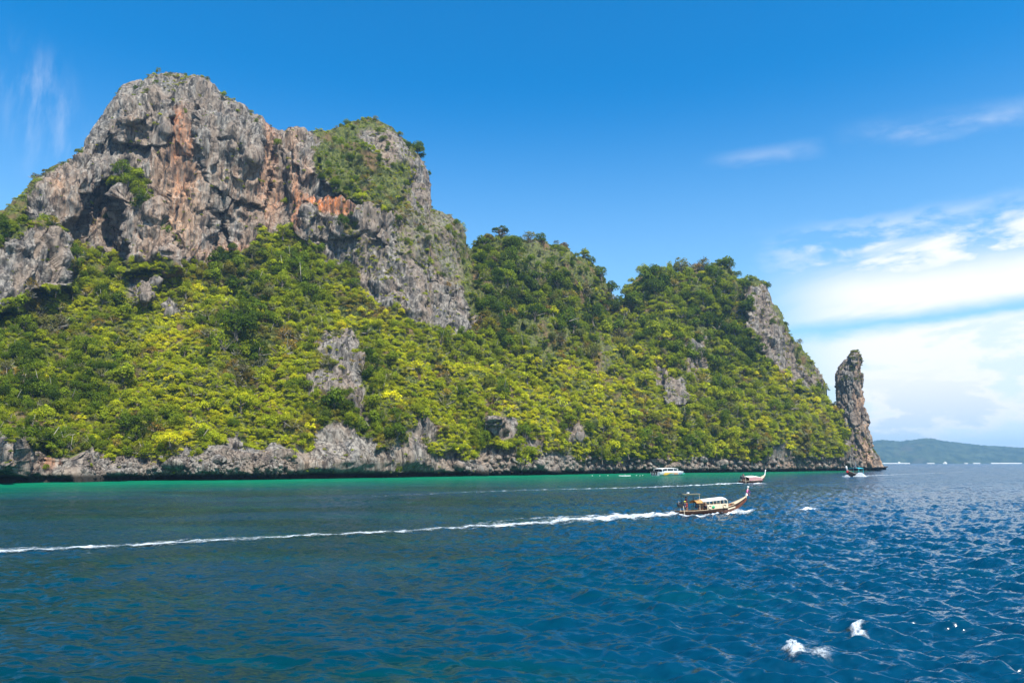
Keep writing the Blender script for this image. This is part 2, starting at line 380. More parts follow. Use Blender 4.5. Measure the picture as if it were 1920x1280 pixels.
# share of plant cover by area of the hill, later entries override earlier ones
COVER = [
    (0.03, [(-330, 600), (-330, 500), (0, 395), (60, 330), (150, 270), (190, 210), (230, 150), (330, 120), (410, 150), (470, 195), (560, 225), (600, 230), (596, 330), (640, 370), (735, 400), (735, 440),
            (690, 430), (640, 450), (650, 500), (560, 450), (500, 430), (470, 465), (410, 480), (405, 500), (345, 507), (310, 490), (235, 480), (190, 475), (165, 500), (130, 530), (60, 548), (0, 568)]),
    (0.40, [(236, 168), (262, 146), (325, 128), (392, 148), (402, 172), (340, 168), (290, 180), (250, 200)]), (0.25, [(400, 170), (470, 205), (530, 240), (600, 240), (598, 262), (520, 262), (440, 215)]),
    (0.88, [(-330, 640), (-330, 500), (0, 380), (90, 295), (150, 270), (166, 285), (120, 325), (75, 350), (50, 385), (25, 425), (-60, 480)]),
    (0.95, [(-60, 470), (0, 425), (60, 412), (110, 425), (125, 445), (90, 440), (30, 440), (-20, 470)]),
    (0.97, [(120, 462), (150, 458), (170, 480), (165, 520), (135, 525)]),
    (0.95, [(216, 340), (235, 323), (262, 330), (272, 352), (292, 372), (288, 392), (262, 392), (238, 362)]),
    (0.80, [(292, 398), (306, 402), (330, 460), (326, 475), (306, 440)]),
    (0.78, [(596, 225), (700, 205), (760, 250), (790, 300), (775, 330), (765, 390), (738, 402), (690, 372), (640, 350), (598, 320)]),
    (0.42, [(655, 245), (745, 250), (770, 300), (735, 320), (700, 290)]),
    (0.35, [(765, 290), (812, 300), (812, 392), (765, 395)]),
    (0.14, [(560, 370), (640, 370), (735, 400), (740, 470), (800, 500), (885, 560), (885, 612), (830, 625), (760, 600), (700, 572), (660, 520), (640, 500), (560, 450)]),
    (0.42, [(640, 455), (760, 470), (770, 520), (700, 530), (650, 500)]),
    (0.80, [(626, 400), (650, 396), (660, 430), (640, 440)]),
    (0.55, [(735, 400), (800, 388), (860, 395), (885, 460), (885, 560), (800, 500), (740, 470)]),
    (0.75, [(860, 440), (890, 470), (900, 600), (880, 600)]),
    (0.68, [(978, 462), (1030, 458), (1062, 480), (1062, 510), (1010, 545), (985, 520)]),
    (0.75, [(1060, 460), (1130, 510), (1110, 540), (1050, 520)]),
    (0.72, [(955, 590), (1030, 610), (1040, 690), (1005, 685), (965, 640)]),
    (0.65, [(1118, 645), (1150, 650), (1150, 695), (1125, 695)]),
    (0.34, [(1390, 545), (1440, 535), (1452, 580), (1480, 640), (1520, 690), (1542, 730), (1505, 738), (1475, 705), (1440, 680), (1418, 645), (1395, 600)]),
    (0.75, [(1450, 560), (1470, 600), (1545, 700), (1530, 720), (1480, 650), (1455, 610)]),
    (0.37, [(1230, 690), (1272, 695), (1302, 750), (1262, 785), (1240, 740)]),
    (0.42, [(1285, 645), (1322, 620), (1322, 690), (1292, 705)]),
    (0.28, [(595, 640), (668, 638), (660, 690), (685, 755), (694, 795), (664, 770), (640, 742), (572, 748), (563, 715), (622, 700)]),
    (0.04, [(553, 905), (556, 850), (600, 812), (650, 800), (700, 806), (704, 842), (758, 842), (760, 800), (786, 802), (800, 838), (860, 858), (885, 905)]),
    (0.05, [(765, 770), (800, 790), (826, 815), (800, 825), (776, 800)]),
    (0.27, [(238, 530), (285, 528), (290, 556), (262, 572), (240, 558)]),
    (0.15, [(300, 570), (335, 572), (330, 592), (302, 590)]),
    (0.05, [(905, 780), (955, 780), (962, 820), (935, 828), (905, 800)]),
    (0.32, [(1055, 800), (1100, 800), (1098, 828), (1070, 835)]), (0.10, [(985, 825), (1010, 825), (1010, 850), (985, 850)]),
    (0.08, [(1440, 840), (1480, 835), (1490, 870), (1430, 872)]),
    (0.05, [(1588, 800), (1620, 812), (1640, 842), (1662, 885), (1560, 885), (1572, 845), (1600, 850)]),
    (0.04, [(-330, 930), (-330, 800), (0, 812), (45, 820), (60, 845), (90, 862), (140, 862), (165, 850), (200, 862), (300, 870), (345, 850), (420, 845), (440, 808), (452, 845), (545, 835), (556, 905)]),
]
STRIP = [(-330, 60), (0, 60), (150, 36), (330, 42), (540, 50), (700, 40), (880, 30), (900, 44), (950, 50), (1010, 46), (1060, 34), (1120, 38), (1180, 34), (1240, 30), (1300, 34), (1400, 22), (1500, 30), (1600, 28), (1660, 26)]


def cover(px, py, P):
    c = np.ones(np.shape(px))
    jx = px + 17 * fbm(P, 16, 4, 0.6, 3.0); jy = py + 15 * fbm(P, 14, 4, 0.6, 7.0)
    for v, poly in COVER: c = np.where(in_poly(jx, jy, poly), v, c)
    up = shore_y(px) - py; strip = np.interp(px, *zip(*STRIP)) * (0.8 + 0.5 * fbm(P, 22, 3, 0.5, 1.3))
    return np.where(up < strip, 0.02, c)


# warm staining of the rock: (x, y, half width, half height, amount, hue 0 tan .. 1 orange-red)
STAIN = [(338, 262, 15, 48, 2.6, 1.0), (333, 318, 12, 40, 1.6, 0.8), (330, 350, 30, 60, 0.9, 0.55), (345, 420, 45, 85, 0.85, 0.35), (412, 330, 36, 30, 0.5, 0.3), (250, 235, 22, 34, 0.8, 0.35), (160, 400, 60, 90, 0.8, 0.35),
         (505, 300, 16, 100, 1.1, 0.8), (470, 380, 40, 90, 0.8, 0.5), (550, 330, 12, 80, 0.9, 0.55), (552, 395, 10, 40, 1.5, 1.0), (600, 380, 34, 9, 2.6, 1.0), (640, 396, 24, 10, 1.6, 0.8),
         (578, 320, 10, 40, 0.9, 0.6), (270, 460, 36, 50, 0.6, 0.5), (700, 860, 150, 34, 0.4, 0.0), (342, 300, 16, 50, 1.2, 0.9), (440, 480, 60, 20, 0.9, 0.8), (720, 290, 18, 30, 0.7, 0.4), (110, 350, 16, 24, 0.7, 0.5), (545, 262, 22, 14, 0.6, 0.25),
         (90, 865, 22, 22, 1.0, 0.9), (585, 870, 24, 20, 0.5, 0.4), (1430, 640, 24, 50, 0.45, 0.15), (1600, 850, 60, 30, 0.7, 0.35), (1430, 872, 200, 9, 0.8, 0.55), (980, 885, 90, 10, 0.7, 0.6), (470, 890, 90, 10, 0.4, 0.4), (290, 330, 60, 80, 0.35, 0.4)]


def stain(px, py):
    a = np.zeros(np.shape(px)); h = np.zeros(np.shape(px))
    for x, y, u, v, s_, hue in STAIN:
        g = s_ * np.exp(-0.8 * (((px - x) / u) ** 2 + ((py - y) / v) ** 2)); a += g; h += g * hue
    return np.clip(a * 0.85, 0, 1.5), np.clip(h / (a + 1e-6), 0, 1) ** 1.5


def shift_cam(px, py, D):
    x, z = px_dir(px, py); return np.stack([x * D, D, CAM_H + z * D], -1)


# columns / rows of the hill sheet
cx = np.arange(-330, 1661, 1.75); NR = 430
t = np.linspace(0, 1, NR) ** 0.93
PX = np.repeat(cx[None], NR, 0); ysh = shore_y(cx); yto = top_y(cx)
jag = 3.0 * gnoise(np.stack([cx / 7, cx * 0, cx * 0 + 4], -1)) + 3.0 * gnoise(np.stack([cx / 19, cx * 0, cx * 0 + 9], -1))
yto = yto + np.where(cx < 1560, jag * np.clip((ysh - yto) / 200, 0, 1), 0)
PY = ysh[None] + (yto - ysh)[None] * t[:, None]
D = depth_base(PX, PY)
D = D - (relief(PX, PY) + slabs(PX, PY)) * smooth(1 - t, 0.0, 0.10)[:, None] * smooth(t, 0.0, 0.05)[:, None]
D += 14 * smooth(t, 0.93, 1.0)[:, None] ** 2
P0 = shift_cam(PX, PY, D)
COV = cover(PX, PY, P0)
rocky = 1 - smooth(COV, 0.2, 0.8)
for _ in range(2):
    rocky[1:-1, 1:-1] = (rocky[1:-1, 1:-1] * 2 + rocky[:-2, 1:-1] + rocky[2:, 1:-1] + rocky[1:-1, :-2] + rocky[1:-1, 2:]) / 6


def normals(P):
    du = np.gradient(P, axis=1); dv = np.gradient(P, axis=0); n = np.cross(du, dv); n /= np.linalg.norm(n, axis=-1, keepdims=True) + 1e-9
    return n


Psm = P0.copy()
for _ in range(30):
    Psm[1:-1, 1:-1] = (Psm[:-2, 1:-1] + Psm[2:, 1:-1] + Psm[1:-1, :-2] + Psm[1:-1, 2:]) / 4
N0 = normals(Psm)
if N0[NR // 2, 300, 1] > 0: N0 = -N0
N0[..., 2] = np.clip(N0[..., 2], -0.2, 0.75); N0 /= np.linalg.norm(N0, axis=-1, keepdims=True)
upz = P0[..., 2]
cliff = rocky * smooth(upz, 14, 40)
PW = P0 + np.stack([3 * gnoise(P0 / 14), 3 * gnoise(P0 / 14 + 40), 7 * gnoise(P0 / 14 + 80)], -1)
c1, e1, r1 = cells(PW, (15, 15, 42), 2.0)
c2, e2, r2 = cells(PW, (5.5, 5.5, 12), 5.0)
fine = 0.12 + 0.88 * smooth(gnoise(P0 / np.array([26, 26, 40]) + 12), -0.25, 0.3)
fine = np.where(PY < 230, np.maximum(fine, 0.7), fine)
disp = 6.5 * fbm(P0, (38, 38, 60), 3) * (0.5 + 0.5 * rocky)
disp += cliff * (2.8 * ridged(PW, (9.5, 9.5, 130), 2, 0.45) - 1.8 + 1.8 * ridged(P0, (22, 22, 16), 2, 0.5, 3.0))
disp += cliff * ((r1 - 0.5) * 7.0 + 1.2 * np.minimum(e1, 0.22) / 0.22 - 1.6)
disp += cliff * (0.3 + 0.7 * fine) * (1.0 * ridged(PW, (3.2, 3.2, 34), 2, 0.5, 18.0) - 0.8) - cliff * 3.0 * smooth(gnoise(P0 / np.array([9, 9, 14]) + 60), 0.42, 0.62)
disp += rocky * fine * (0.9 * ridged(P0, (6, 6, 14), 3, 0.5, 8.0) - 0.6 + (r2 - 0.5) * 1.3 + 0.5 * np.minimum(e2, 0.3) / 0.3)
disp += (1 - rocky) * (2.8 * fbm(P0, 11, 3) + 4.5 * ridged(P0, (30, 30, 45), 3, 0.5, 6.0) - 2.5)
disp *= (0.25 + 0.75 * smooth(1 - t, 0.0, 0.03))[:, None]
disp *= np.interp(cx, [1500, 1640], [1, 0.55])[None]
P1 = P0 + N0 * disp[..., None]
# the sea has cut a notch under the shore rocks
hgt = P1[..., 2]
ln = np.stack([P0[..., 0], P0[..., 1], P0[..., 2] * 0], -1)
notch_top = 2.1 + 1.0 * fbm(ln, 30, 3) + 0.6 * fbm(ln, 9, 2)
notch = 1 - smooth(hgt, notch_top * 0.6, notch_top + 0.7)
lip = np.exp(-((hgt - notch_top - 2.0) / 2.0) ** 2)
amt = 5.5 + 2.5 * fbm(ln, 45, 2)
P1[..., 1] += notch * amt - lip * 2.2
P1[0, :, 2] = -0.3
# seabed skirt, and the far side of the hills behind the skyline
skirt = P1[0].copy(); skirt[:, 2] = -6; skirt[:, 1] -= 1.0
rows_back = []
ridge = P1[-1].copy()
for k in range(1, 15):
    s_ = k / 14.0; q = ridge.copy(); q[:, 1] += 14 * k ** 1.15 + 0 * q[:, 0]; q[:, 0] *= q[:, 1] / ridge[:, 1]
    q[:, 2] = (ridge[:, 2] + 6) * (1 - s_ ** 1.7) - 6
    if k < 14: q += np.stack([q[:, 0] * 0, q[:, 0] * 0, 5 * fbm(q, 25, 3) * min(1, k / 3)], -1) * 0.5
    q[:, 2] = np.minimum(q[:, 2], CAM_H + (ridge[:, 2] - CAM_H) * q[:, 1] / ridge[:, 1] - 1.5 * min(k, 3))
    rows_back.append(q)
ALL = np.concatenate([skirt[None], P1, np.array(rows_back)], 0)
nr, nc = ALL.shape[:2]
covA = np.concatenate([COV[:1], COV, np.repeat(COV[-1:], 14, 0)], 0)
covs = covA.copy()
for _ in range(4): covs[1:-1, 1:-1] = (covs[:-2, 1:-1] + covs[2:, 1:-1] + covs[1:-1, :-2] + covs[1:-1, 2:]) / 4
st_a, st_h = stain(PX, PY)
stA = np.concatenate([st_a[:1], st_a, np.repeat(st_a[-1:], 14, 0)], 0); stH = np.concatenate([st_h[:1], st_h, np.repeat(st_h[-1:], 14, 0)], 0)


# ------------------------------------------------------------------ limestone material
def limestone(name, ground=True, fixed_stain=None):
    m, nt, out = new_mat(name)
    p = nt.pos(); b = nt.node('ShaderNodeBsdfPrincipled')
    sp = nt.node('ShaderNodeSeparateXYZ'); nt.l.new(p, sp.inputs[0])
    stretch = nt.vm('MULTIPLY', p, (1, 1, 0.09))
    n1 = nt.noise(p, 0.09, 7, 0.62, 0.3); n2 = nt.noise(stretch, 0.28, 7, 0.65, 0.6); n3 = nt.noise(nt.vm('MULTIPLY', p, (1, 1, 0.45)), 0.62, 8, 0.66, 0.3); n4 = nt.noise(stretch, 0.07, 6, 0.6, 0.5)
    base = nt.mix(nt.ramp(n3, 0.34, 0.64), (0.062, 0.054, 0.048), (0.245, 0.218, 0.185))
    base = nt.mix(nt.ramp(n1, 0.46, 0.68, 0.0, 0.7), base, (0.085, 0.084, 0.084))
    if fixed_stain is None: sa = nt.attr('stain'); sh = nt.attr('hue')
    else: sa, sh = fixed_stain
    warm = nt.mix(sh, (0.46, 0.325, 0.205), (0.50, 0.135, 0.018))
    warm = nt.mix(nt.ramp(n2, 0.36, 0.60), warm, nt.mix(0.72, warm, (0.085, 0.052, 0.036)))
    wf = nt.m('MULTIPLY', nt.ramp(nt.m('ADD', sa, nt.m('MULTIPLY', nt.m('SUBTRACT', n2, 0.5), 2.6)), 0.22, 0.95), nt.ramp(n3, 0.34, 0.5, 0.45, 1.0))
    base = nt.mix(nt.m('MINIMUM', wf, 0.9), base, warm)
    n5 = nt.noise(nt.vm('MULTIPLY', p, (1, 1, 0.07)), 0.62, 6, 0.6, 0.4)
    base = nt.mix(nt.ramp(n5, 0.50, 0.64, 0.0, 0.55), base, (0.36, 0.315, 0.26))
    # weak tan blush everywhere and black weathering streaks running down
    base = nt.mix(nt.ramp(n4, 0.42, 0.60, 0.0, 0.6), base, (0.20, 0.142, 0.10))
    streak = nt.m('MULTIPLY', nt.ramp(n2, 0.50, 0.62), nt.ramp(n1, 0.35, 0.6, 0.3, 1.0))
    base = nt.mix(nt.m('MULTIPLY', streak, 0.92), base, (0.022, 0.021, 0.022))
    cr = nt.voro(nt.vm('ADD', nt.vm('MULTIPLY', p, (1, 1, 0.4)), nt.vm('SCALE', nt.noise(p, 0.12, 4, 0.6, col=True), 14.0)), 0.16, 'DISTANCE_TO_EDGE')
    crack = nt.ramp(cr, 0.0, 0.035, 1.0, 0.0)
    base = nt.mix(nt.m('MULTIPLY', crack, 0.5), base, (0.07, 0.065, 0.06))
    # wet, algae-dark band at the waterline, carried up to paint in the notch's shade
    wet_shade = nt.ramp(nt.m('ADD', sp.outputs[2], nt.m('MULTIPLY', n3, -1.8)), 3.0, 1.0)
    base = nt.mix(nt.m('MULTIPLY', wet_shade, 0.95), base, (0.020, 0.017, 0.013))
    if ground:
        gcol = nt.mix(nt.ramp(n3, 0.4, 0.62), (0.035, 0.050, 0.012), (0.12, 0.125, 0.03))
        gcol = nt.mix(nt.ramp(nt.noise(p, 0.05, 5, 0.6), 0.5, 0.66), gcol, (0.13, 0.085, 0.04))
        gf = nt.ramp(nt.m('ADD', nt.attr('cover'), nt.m('MULTIPLY', nt.m('SUBTRACT', n3, 0.5), 1.1)), 0.45, 0.72)
        base = nt.mix(gf, base, gcol)
    nt.put(b.inputs['Base Color'], base); b.inputs['Roughness'].default_value = 0.92; b.inputs['Specular IOR Level'].default_value = 0.15
    h = nt.m('ADD', nt.m('MULTIPLY', n3, 0.5), nt.m('MULTIPLY', nt.noise(p, 2.2, 6, 0.7), 0.16))
    h = nt.m('ADD', h, nt.m('MULTIPLY', crack, -0.8)); h = nt.m('ADD', h, nt.m('MULTIPLY', n2, 1.1))
    bp = nt.node('ShaderNodeBump'); bp.inputs['Strength'].default_value = 1.0; bp.inputs['Distance'].default_value = 1.0
    nt.l.new(h, bp.inputs['Height']); nt.l.new(bp.outputs[0], b.inputs['Normal'])
    nt.l.new(b.outputs[0], out.inputs[0]); return m


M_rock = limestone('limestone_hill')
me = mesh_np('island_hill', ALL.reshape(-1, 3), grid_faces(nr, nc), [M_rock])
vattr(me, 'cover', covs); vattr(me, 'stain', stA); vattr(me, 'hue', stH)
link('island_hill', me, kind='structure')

# ------------------------------------------------------------------ the sea stack at the cape
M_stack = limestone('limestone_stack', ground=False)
PE = [(882, 1562, 1652), (860, 1562, 1645), (845, 1564, 1634), (830, 1566, 1630), (807, 1568, 1628), (779, 1569, 1622), (744, 1568, 1616), (717, 1568, 1614), (701, 1568, 1615),
      (690, 1573, 1616), (678, 1582, 1616), (664, 1590, 1613), (658, 1597, 1607)]
PE = np.array(PE[::-1], float)
yy = np.linspace(658, 884, 230); LE = np.interp(yy, PE[:, 0], PE[:, 1]); RE = np.interp(yy, PE[:, 0], PE[:, 2])
SD = 752.0
NA = 200; th = np.linspace(0, 2 * np.pi, NA, endpoint=False)
xl, zz = px_dir(LE, yy); xr, _ = px_dir(RE, yy)
cxw = (xl + xr) / 2 * SD; rw = (xr - xl) / 2 * SD * 0.93; zw = CAM_H + zz * SD
prof = 1.0 + 0.12 * np.cos(2 * th + 0.6) + 0.10 * np.cos(3 * th)
X = cxw[:, None] + rw[:, None] * np.cos(th)[None]; Y = SD + rw[:, None] * 0.95 * np.sin(th)[None] * prof[None]; Z = np.repeat(zw[:, None], NA, 1)
PS = np.stack([X, Y, Z], -1); NSk = np.stack([np.cos(th), np.sin(th), 0 * th], -1)[None] + 0 * PS
s1, g1, q1 = cells(PS, (7, 7, 14), 1.0); s2, g2, q2 = cells(PS, (3.2, 3.2, 5), 4.0)
dd = (q1 - 0.5) * 4.4 + 1.2 * (np.minimum(g1, .2) / .2 - 1) + 1.4 * ridged(PS, (6, 6, 26), 3, .5) - 1.0 + (q2 - .5) * 1.5 + 0.4 * ridged(PS, (3, 3, 6), 2, .5) - 0.5
dd *= smooth(np.linspace(0, 1, 230), 0, 0.06)[:, None]
nch = (1 - smooth(PS[..., 2], 2.2, 3.6)) * 2.5
PS = PS + NSk * (dd - nch)[..., None]
top = PS[0].mean(0) + np.array([0, 0, 1.5])
V = np.concatenate([PS.reshape(-1, 3), top[None]]); idx = np.arange(230 * NA).reshape(230, NA); nx = np.roll(idx, -1, 1)
F = np.stack([idx[:-1], nx[:-1], nx[1:], idx[1:]], -1).reshape(-1, 4)
F = np.concatenate([F, np.stack([np.full(NA, len(V) - 1), idx[0], nx[0], nx[0]], -1)])
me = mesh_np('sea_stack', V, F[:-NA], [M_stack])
import bmesh
bm = bmesh.new(); bm.from_mesh(me); bm.verts.ensure_lookup_table()
for i in range(NA):
    try: bm.faces.new((bm.verts[len(V) - 1], bm.verts[nx[0, i]], bm.verts[idx[0, i]])).smooth = True
    except ValueError: pass
bm.normal_update(); bm.to_mesh(me); bm.free()
lit_side = smooth(np.cos(th + 0.7), 0.25, 0.9)[None] * np.ones((230, 1)); lit_tan = lit_side * (0.8 + 0.7 * fbm(PS, (9, 9, 25), 2)) + 0.08 * smooth(np.linspace(0, 1, 230), .5, .8)[:, None]  # right side tinted tan: its sunlit strip painted into the rock colour
vattr(me, 'stain', np.append(np.clip(lit_tan, 0, 1.3), 0)); vattr(me, 'hue', np.full(len(V), 0.22)); vattr(me, 'cover', np.zeros(len(V)))
link('sea_stack', me, label='tall slender limestone sea stack standing at the tip of the cape', category='sea stack')

# ------------------------------------------------------------------ sea surface
def spectrum(n, L, wind_deg, lmin, lmax, lpeak, seed, pw=1.75):
    g = np.random.default_rng(seed); k = np.fft.fftfreq(n, L / n) * 2 * np.pi; KX, KY = np.meshgrid(k, k); K = np.hypot(KX, KY) + 1e-9
    wd = np.array([math.cos(R(wind_deg)), math.sin(R(wind_deg))]); cosf = np.abs(KX * wd[0] + KY * wd[1]) / K
    lam = 2 * np.pi / K; kp = 2 * np.pi / lpeak
    A = K ** -pw * np.exp(-0.8 * (kp / K) ** 2) * (0.13 + 0.87 * cosf ** 2) * (lam > lmin) * (lam < lmax)
    h = np.fft.ifft2(A * (g.normal(size=(n, n)) + 1j * g.normal(size=(n, n)))).real
    return h / h.std()


H1 = spectrum(1024, 71.0, 75, 0.35, 9, 2.8, 1, 2.25); H2 = spectrum(512, 163.0, 62, 1.2, 30, 7.0, 2, 2.0)


def samp(H, L, x, y, rot):
    c, s_ = math.cos(rot), math.sin(rot); u = (x * c - y * s_) / L; v = (x * s_ + y * c) / L; n = H.shape[0]
    u = (u % 1) * n; v = (v % 1) * n; i = u.astype(int); j = v.astype(int); fu = u - i; fv = v - j; i1 = (i + 1) % n; j1 = (j + 1) % n; i %= n; j %= n
    return (H[j, i] * (1 - fu) + H[j, i1] * fu) * (1 - fv) + (H[j1, i] * (1 - fu) + H[j1, i1] * fu) * fv


def ground_pt(px, py):
    x, z = px_dir(px, py); d = -CAM_H / z; return np.array([float(x * d), float(d)])


CRESTS = []   # (x, y, heading, length, height) of the two breaking waves in the foreground
for (px, py, ln_, hh, ang) in ((1496, 1232, 1.9, 0.30, -98), (1616, 1196, 2.4, 0.36, -106)):
    gx, gy = ground_pt(px, py); CRESTS.append((gx, gy, R(ang), ln_, hh))


def sea_h(x, y):
    ang = np.degrees(np.arctan2(x, y)); rough = 0.45 + 0.75 * smooth(ang, -12, 22)
    h = rough * (0.078 * samp(H1, 71.0, x, y, 0.0) + 0.10 * samp(H2, 163.0, x, y, 0.5))
    h = h + 0.10 * np.abs(h) * np.sign(h)
    h *= 1 - 0.85 * smooth(np.hypot(x, y), 150, 420)
    for gx, gy, a, ln_, hh in CRESTS:
        u = (x - gx) * math.cos(a) + (y - gy) * math.sin(a); v = -(x - gx) * math.sin(a) + (y - gy) * math.cos(a)
        h = h + hh * np.exp(-(u / ln_) ** 2) * (np.exp(-np.where(v < 0, (v / 0.45) ** 2, (v / 1.5) ** 2)) - 0.35 * np.exp(-((v + 1.3) / 1.0) ** 2))
    return h


py_rows = np.concatenate([np.linspace(1480, 960, 560), np.linspace(959, 872, 120)[0:]])
dr = -CAM_H / px_dir(960.0, py_rows)[1]
dr = np.concatenate([dr, [2200, 2800, 3600, 5000, 7000, 9500, 12500]])
dr = np.unique(np.round(dr, 3))
aa = np.tan(np.concatenate([np.linspace(R(-62), R(-38.5), 24)[:-1], np.linspace(R(-38.5), R(38.5), 1150), np.linspace(R(38.5), R(62), 24)[1:]]))
XX = dr[:, None] * aa[None]; YY = np.repeat(dr[:, None], len(aa), 1); ZZ = sea_h(XX, YY)
# distance to the shore for the shallow water over sand
shx = np.arange(-330, 1661, 12.0); shd = shore_depth(shx); shX = px_dir(shx, shore_y(shx))[0] * shd
ang_g = XX / YY; ang_s = shX / shd
dshore = np.interp(ang_g, ang_s, shd, right=5000) - YY
wid = np.interp(ang_g, [px_dir(p, 880)[0] for p in (-300, 0, 300, 700, 960, 1200, 1400, 1560, 1660)], [115, 115, 120, 155, 215, 300, 320, 190, 50])
shal = (1 - smooth(dshore, 0.0 * wid, 1.5 * wid)) ** 1.2
shal = np.where(ang_g > px_dir(1665, 880)[0], 0, shal)
near = np.clip(1 - smooth(YY, 60, 260), 0, 1)
me = mesh_np('sea', np.stack([XX, YY, ZZ], -1).reshape(-1, 3), grid_faces(len(dr), len(aa)))
vattr(me, 'shallow', shal); vattr(me, 'near', near)
vattr(me, 'open', smooth(np.degrees(np.arctan2(XX, YY)), -12, 22))
m, nt, out = new_mat('sea_water')
b = nt.node('ShaderNodeBsdfPrincipled'); p = nt.pos()
n0 = nt.noise(nt.vm('MULTIPLY', p, (0.02, 0.035, 1)), 1.0, 5, 0.6, 0.5)
deep = nt.mix(nt.ramp(n0, 0.38, 0.62), (0.0001, 0.021, 0.027), (0.0001, 0.030, 0.056))
deep = nt.mix(nt.attr('open'), deep, (0.0003, 0.030, 0.064))
shf = nt.m('ADD', nt.attr('shallow'), nt.m('MULTIPLY', nt.m('SUBTRACT', nt.noise(nt.vm('MULTIPLY', p, (0.03, 0.06, 1)), 1.0, 5, 0.6), 0.5), 0.7))
colr = nt.mix(nt.ramp(shf, 0.0, 1.0, smooth=False), deep, (0.002, 0.125, 0.062))
b = nt.node('ShaderNodeMixShader'); body = nt.node('ShaderNodeBsdfDiffuse'); glo = nt.node('ShaderNodeBsdfGlossy'); fr = nt.node('ShaderNodeFresnel')
nt.put(body.inputs['Color'], colr); glo.inputs['Roughness'].default_value = 0.12; glo.inputs['Color'].default_value = (1, 1, 1, 1); fr.inputs['IOR'].default_value = 1.333
# wind-roughened water never mirrors fully at a grazing angle: the facets one sees lean towards the eye
cap = nt.m('MULTIPLY', nt.m('MULTIPLY_ADD', nt.attr('open'), 0.30, 0.30), nt.ramp(nt.attr('shallow'), 0.0, 1.0, 1.0, 0.28, smooth=False))
nt.put(b.inputs[0], nt.m('MINIMUM', nt.m('MULTIPLY', fr.outputs[0], nt.m('MULTIPLY_ADD', nt.attr('open'), 0.35, 0.8)), cap)); nt.l.new(body.outputs[0], b.inputs[1]); nt.l.new(glo.outputs[0], b.inputs[2])
# ripples: slopes added to the geometric normal, so that they survive at distance
nA_ = nt.noise(nt.vm('MULTIPLY', p, (0.75, 1.5, 1.0)), 2.2, 4, 0.6, 0.4, col=True); nB_ = nt.noise(nt.vm('MULTIPLY', p, (1, 1.4, 1)), 0.30, 5, 0.62, 0.5, col=True)
nC_ = nt.noise(nt.vm('MULTIPLY', p, (1, 1.5, 1)), 0.045, 5, 0.6, 0.4, col=True)
far_ = nt.m('SUBTRACT', 1.0, nt.attr('near'))
s1_ = nt.vm('SCALE', nt.vm('SUBTRACT', nA_, (0.5, 0.5, 0.5)), nt.m('MULTIPLY_ADD', nt.attr('open'), 0.5, 1.1))
s2_ = nt.vm('SCALE', nt.vm('SUBTRACT', nB_, (0.5, 0.5, 0.5)), nt.m('MULTIPLY', far_, nt.m('MULTIPLY_ADD', nt.attr('open'), 0.5, 1.3)))
s3_ = nt.vm('SCALE', nt.vm('SUBTRACT', nC_, (0.5, 0.5, 0.5)), nt.m('MULTIPLY', far_, nt.m('MULTIPLY_ADD', nt.attr('open'), 0.3, 0.5)))
sl = nt.vm('MULTIPLY', nt.vm('ADD', nt.vm('ADD', s1_, s2_), s3_), (1, 1, 0))
nn = nt.vm('NORMALIZE', nt.vm('ADD', nt.node('ShaderNodeNewGeometry').outputs['Normal'], sl))
for q in (glo, fr, body): nt.l.new(nn, q.inputs['Normal'])
nt.l.new(b.outputs[0], out.inputs[0]); M_sea = m
me.materials.append(M_sea); link('sea', me, kind='structure')

# ------------------------------------------------------------------ far hills across the strait
FH = [(1500, 838), (1560, 836), (1610, 832), (1640, 828), (1656, 826), (1690, 829), (1712, 826), (1735, 823), (1757, 823), (1775, 827), (1810, 831), (1850, 836), (1900, 839), (1960, 842), (2060, 848), (2200, 855), (2400, 862)]
fcx = np.arange(1500, 2401, 2.0); fty = np.interp(fcx, *zip(*FH)) + 0.6 * gnoise(np.stack([fcx / 6, fcx * 0, fcx * 0], -1)) * 2
FB, FR = 6400.0, 60; tt = np.linspace(0, 1, FR)
bx, _ = px_dir(fcx, 866.0); _, tz = px_dir(fcx, fty); topz = CAM_H + tz * (FB + 900)
PF = np.stack([bx[None] * (FB + 900 * tt[:, None]), FB + 900 * tt[:, None] + 0 * bx[None], topz[None] * np.sin(tt * np.pi / 2)[:, None] ** 0.8 * 1.0], -1)
PF[..., 2] += (22 * ridged(PF, (420, 420, 300), 3) - 12) * (np.sin(tt * np.pi))[:, None]
PF[..., 1] += 130 * fbm(PF, 500, 3) * (1 - tt)[:, None]
bk = PF[-1:].repeat(8, 0); kk = np.arange(1, 9)[:, None]; bk[..., 1] += 150 * kk; bk[..., 0] *= bk[..., 1] / PF[-1:, :, 1]; bk[..., 2] *= np.cos(kk / 8 * np.pi / 2) ; bk[..., 2] -= 2 * kk
PF = np.concatenate([PF, bk]); PF[0, :, 2] = -2
m, nt, out = new_mat('far_forest'); b = nt.node('ShaderNodeBsdfPrincipled'); p = nt.pos()
c = nt.mix(nt.ramp(nt.noise(p, 0.012, 8, 0.7), 0.4, 0.62), (0.016, 0.034, 0.014), (0.05, 0.07, 0.03))
c = nt.mix(nt.ramp(nt.noise(p, 0.004, 4, 0.6), 0.58, 0.7, 0, 0.5), c, (0.10, 0.09, 0.06))
nt.put(b.inputs['Base Color'], c); b.inputs['Roughness'].default_value = 0.95; b.inputs['Specular IOR Level'].default_value = 0.1
bp = nt.node('ShaderNodeBump'); bp.inputs['Distance'].default_value = 14.0; nt.l.new(nt.noise(p, 0.02, 6, 0.7), bp.inputs['Height']); nt.l.new(bp.outputs[0], b.inputs['Normal'])
nt.l.new(b.outputs[0], out.inputs[0])
link('far_hills', mesh_np('far_hills', PF.reshape(-1, 3), grid_faces(len(PF), len(fcx)), [m]), kind='structure')
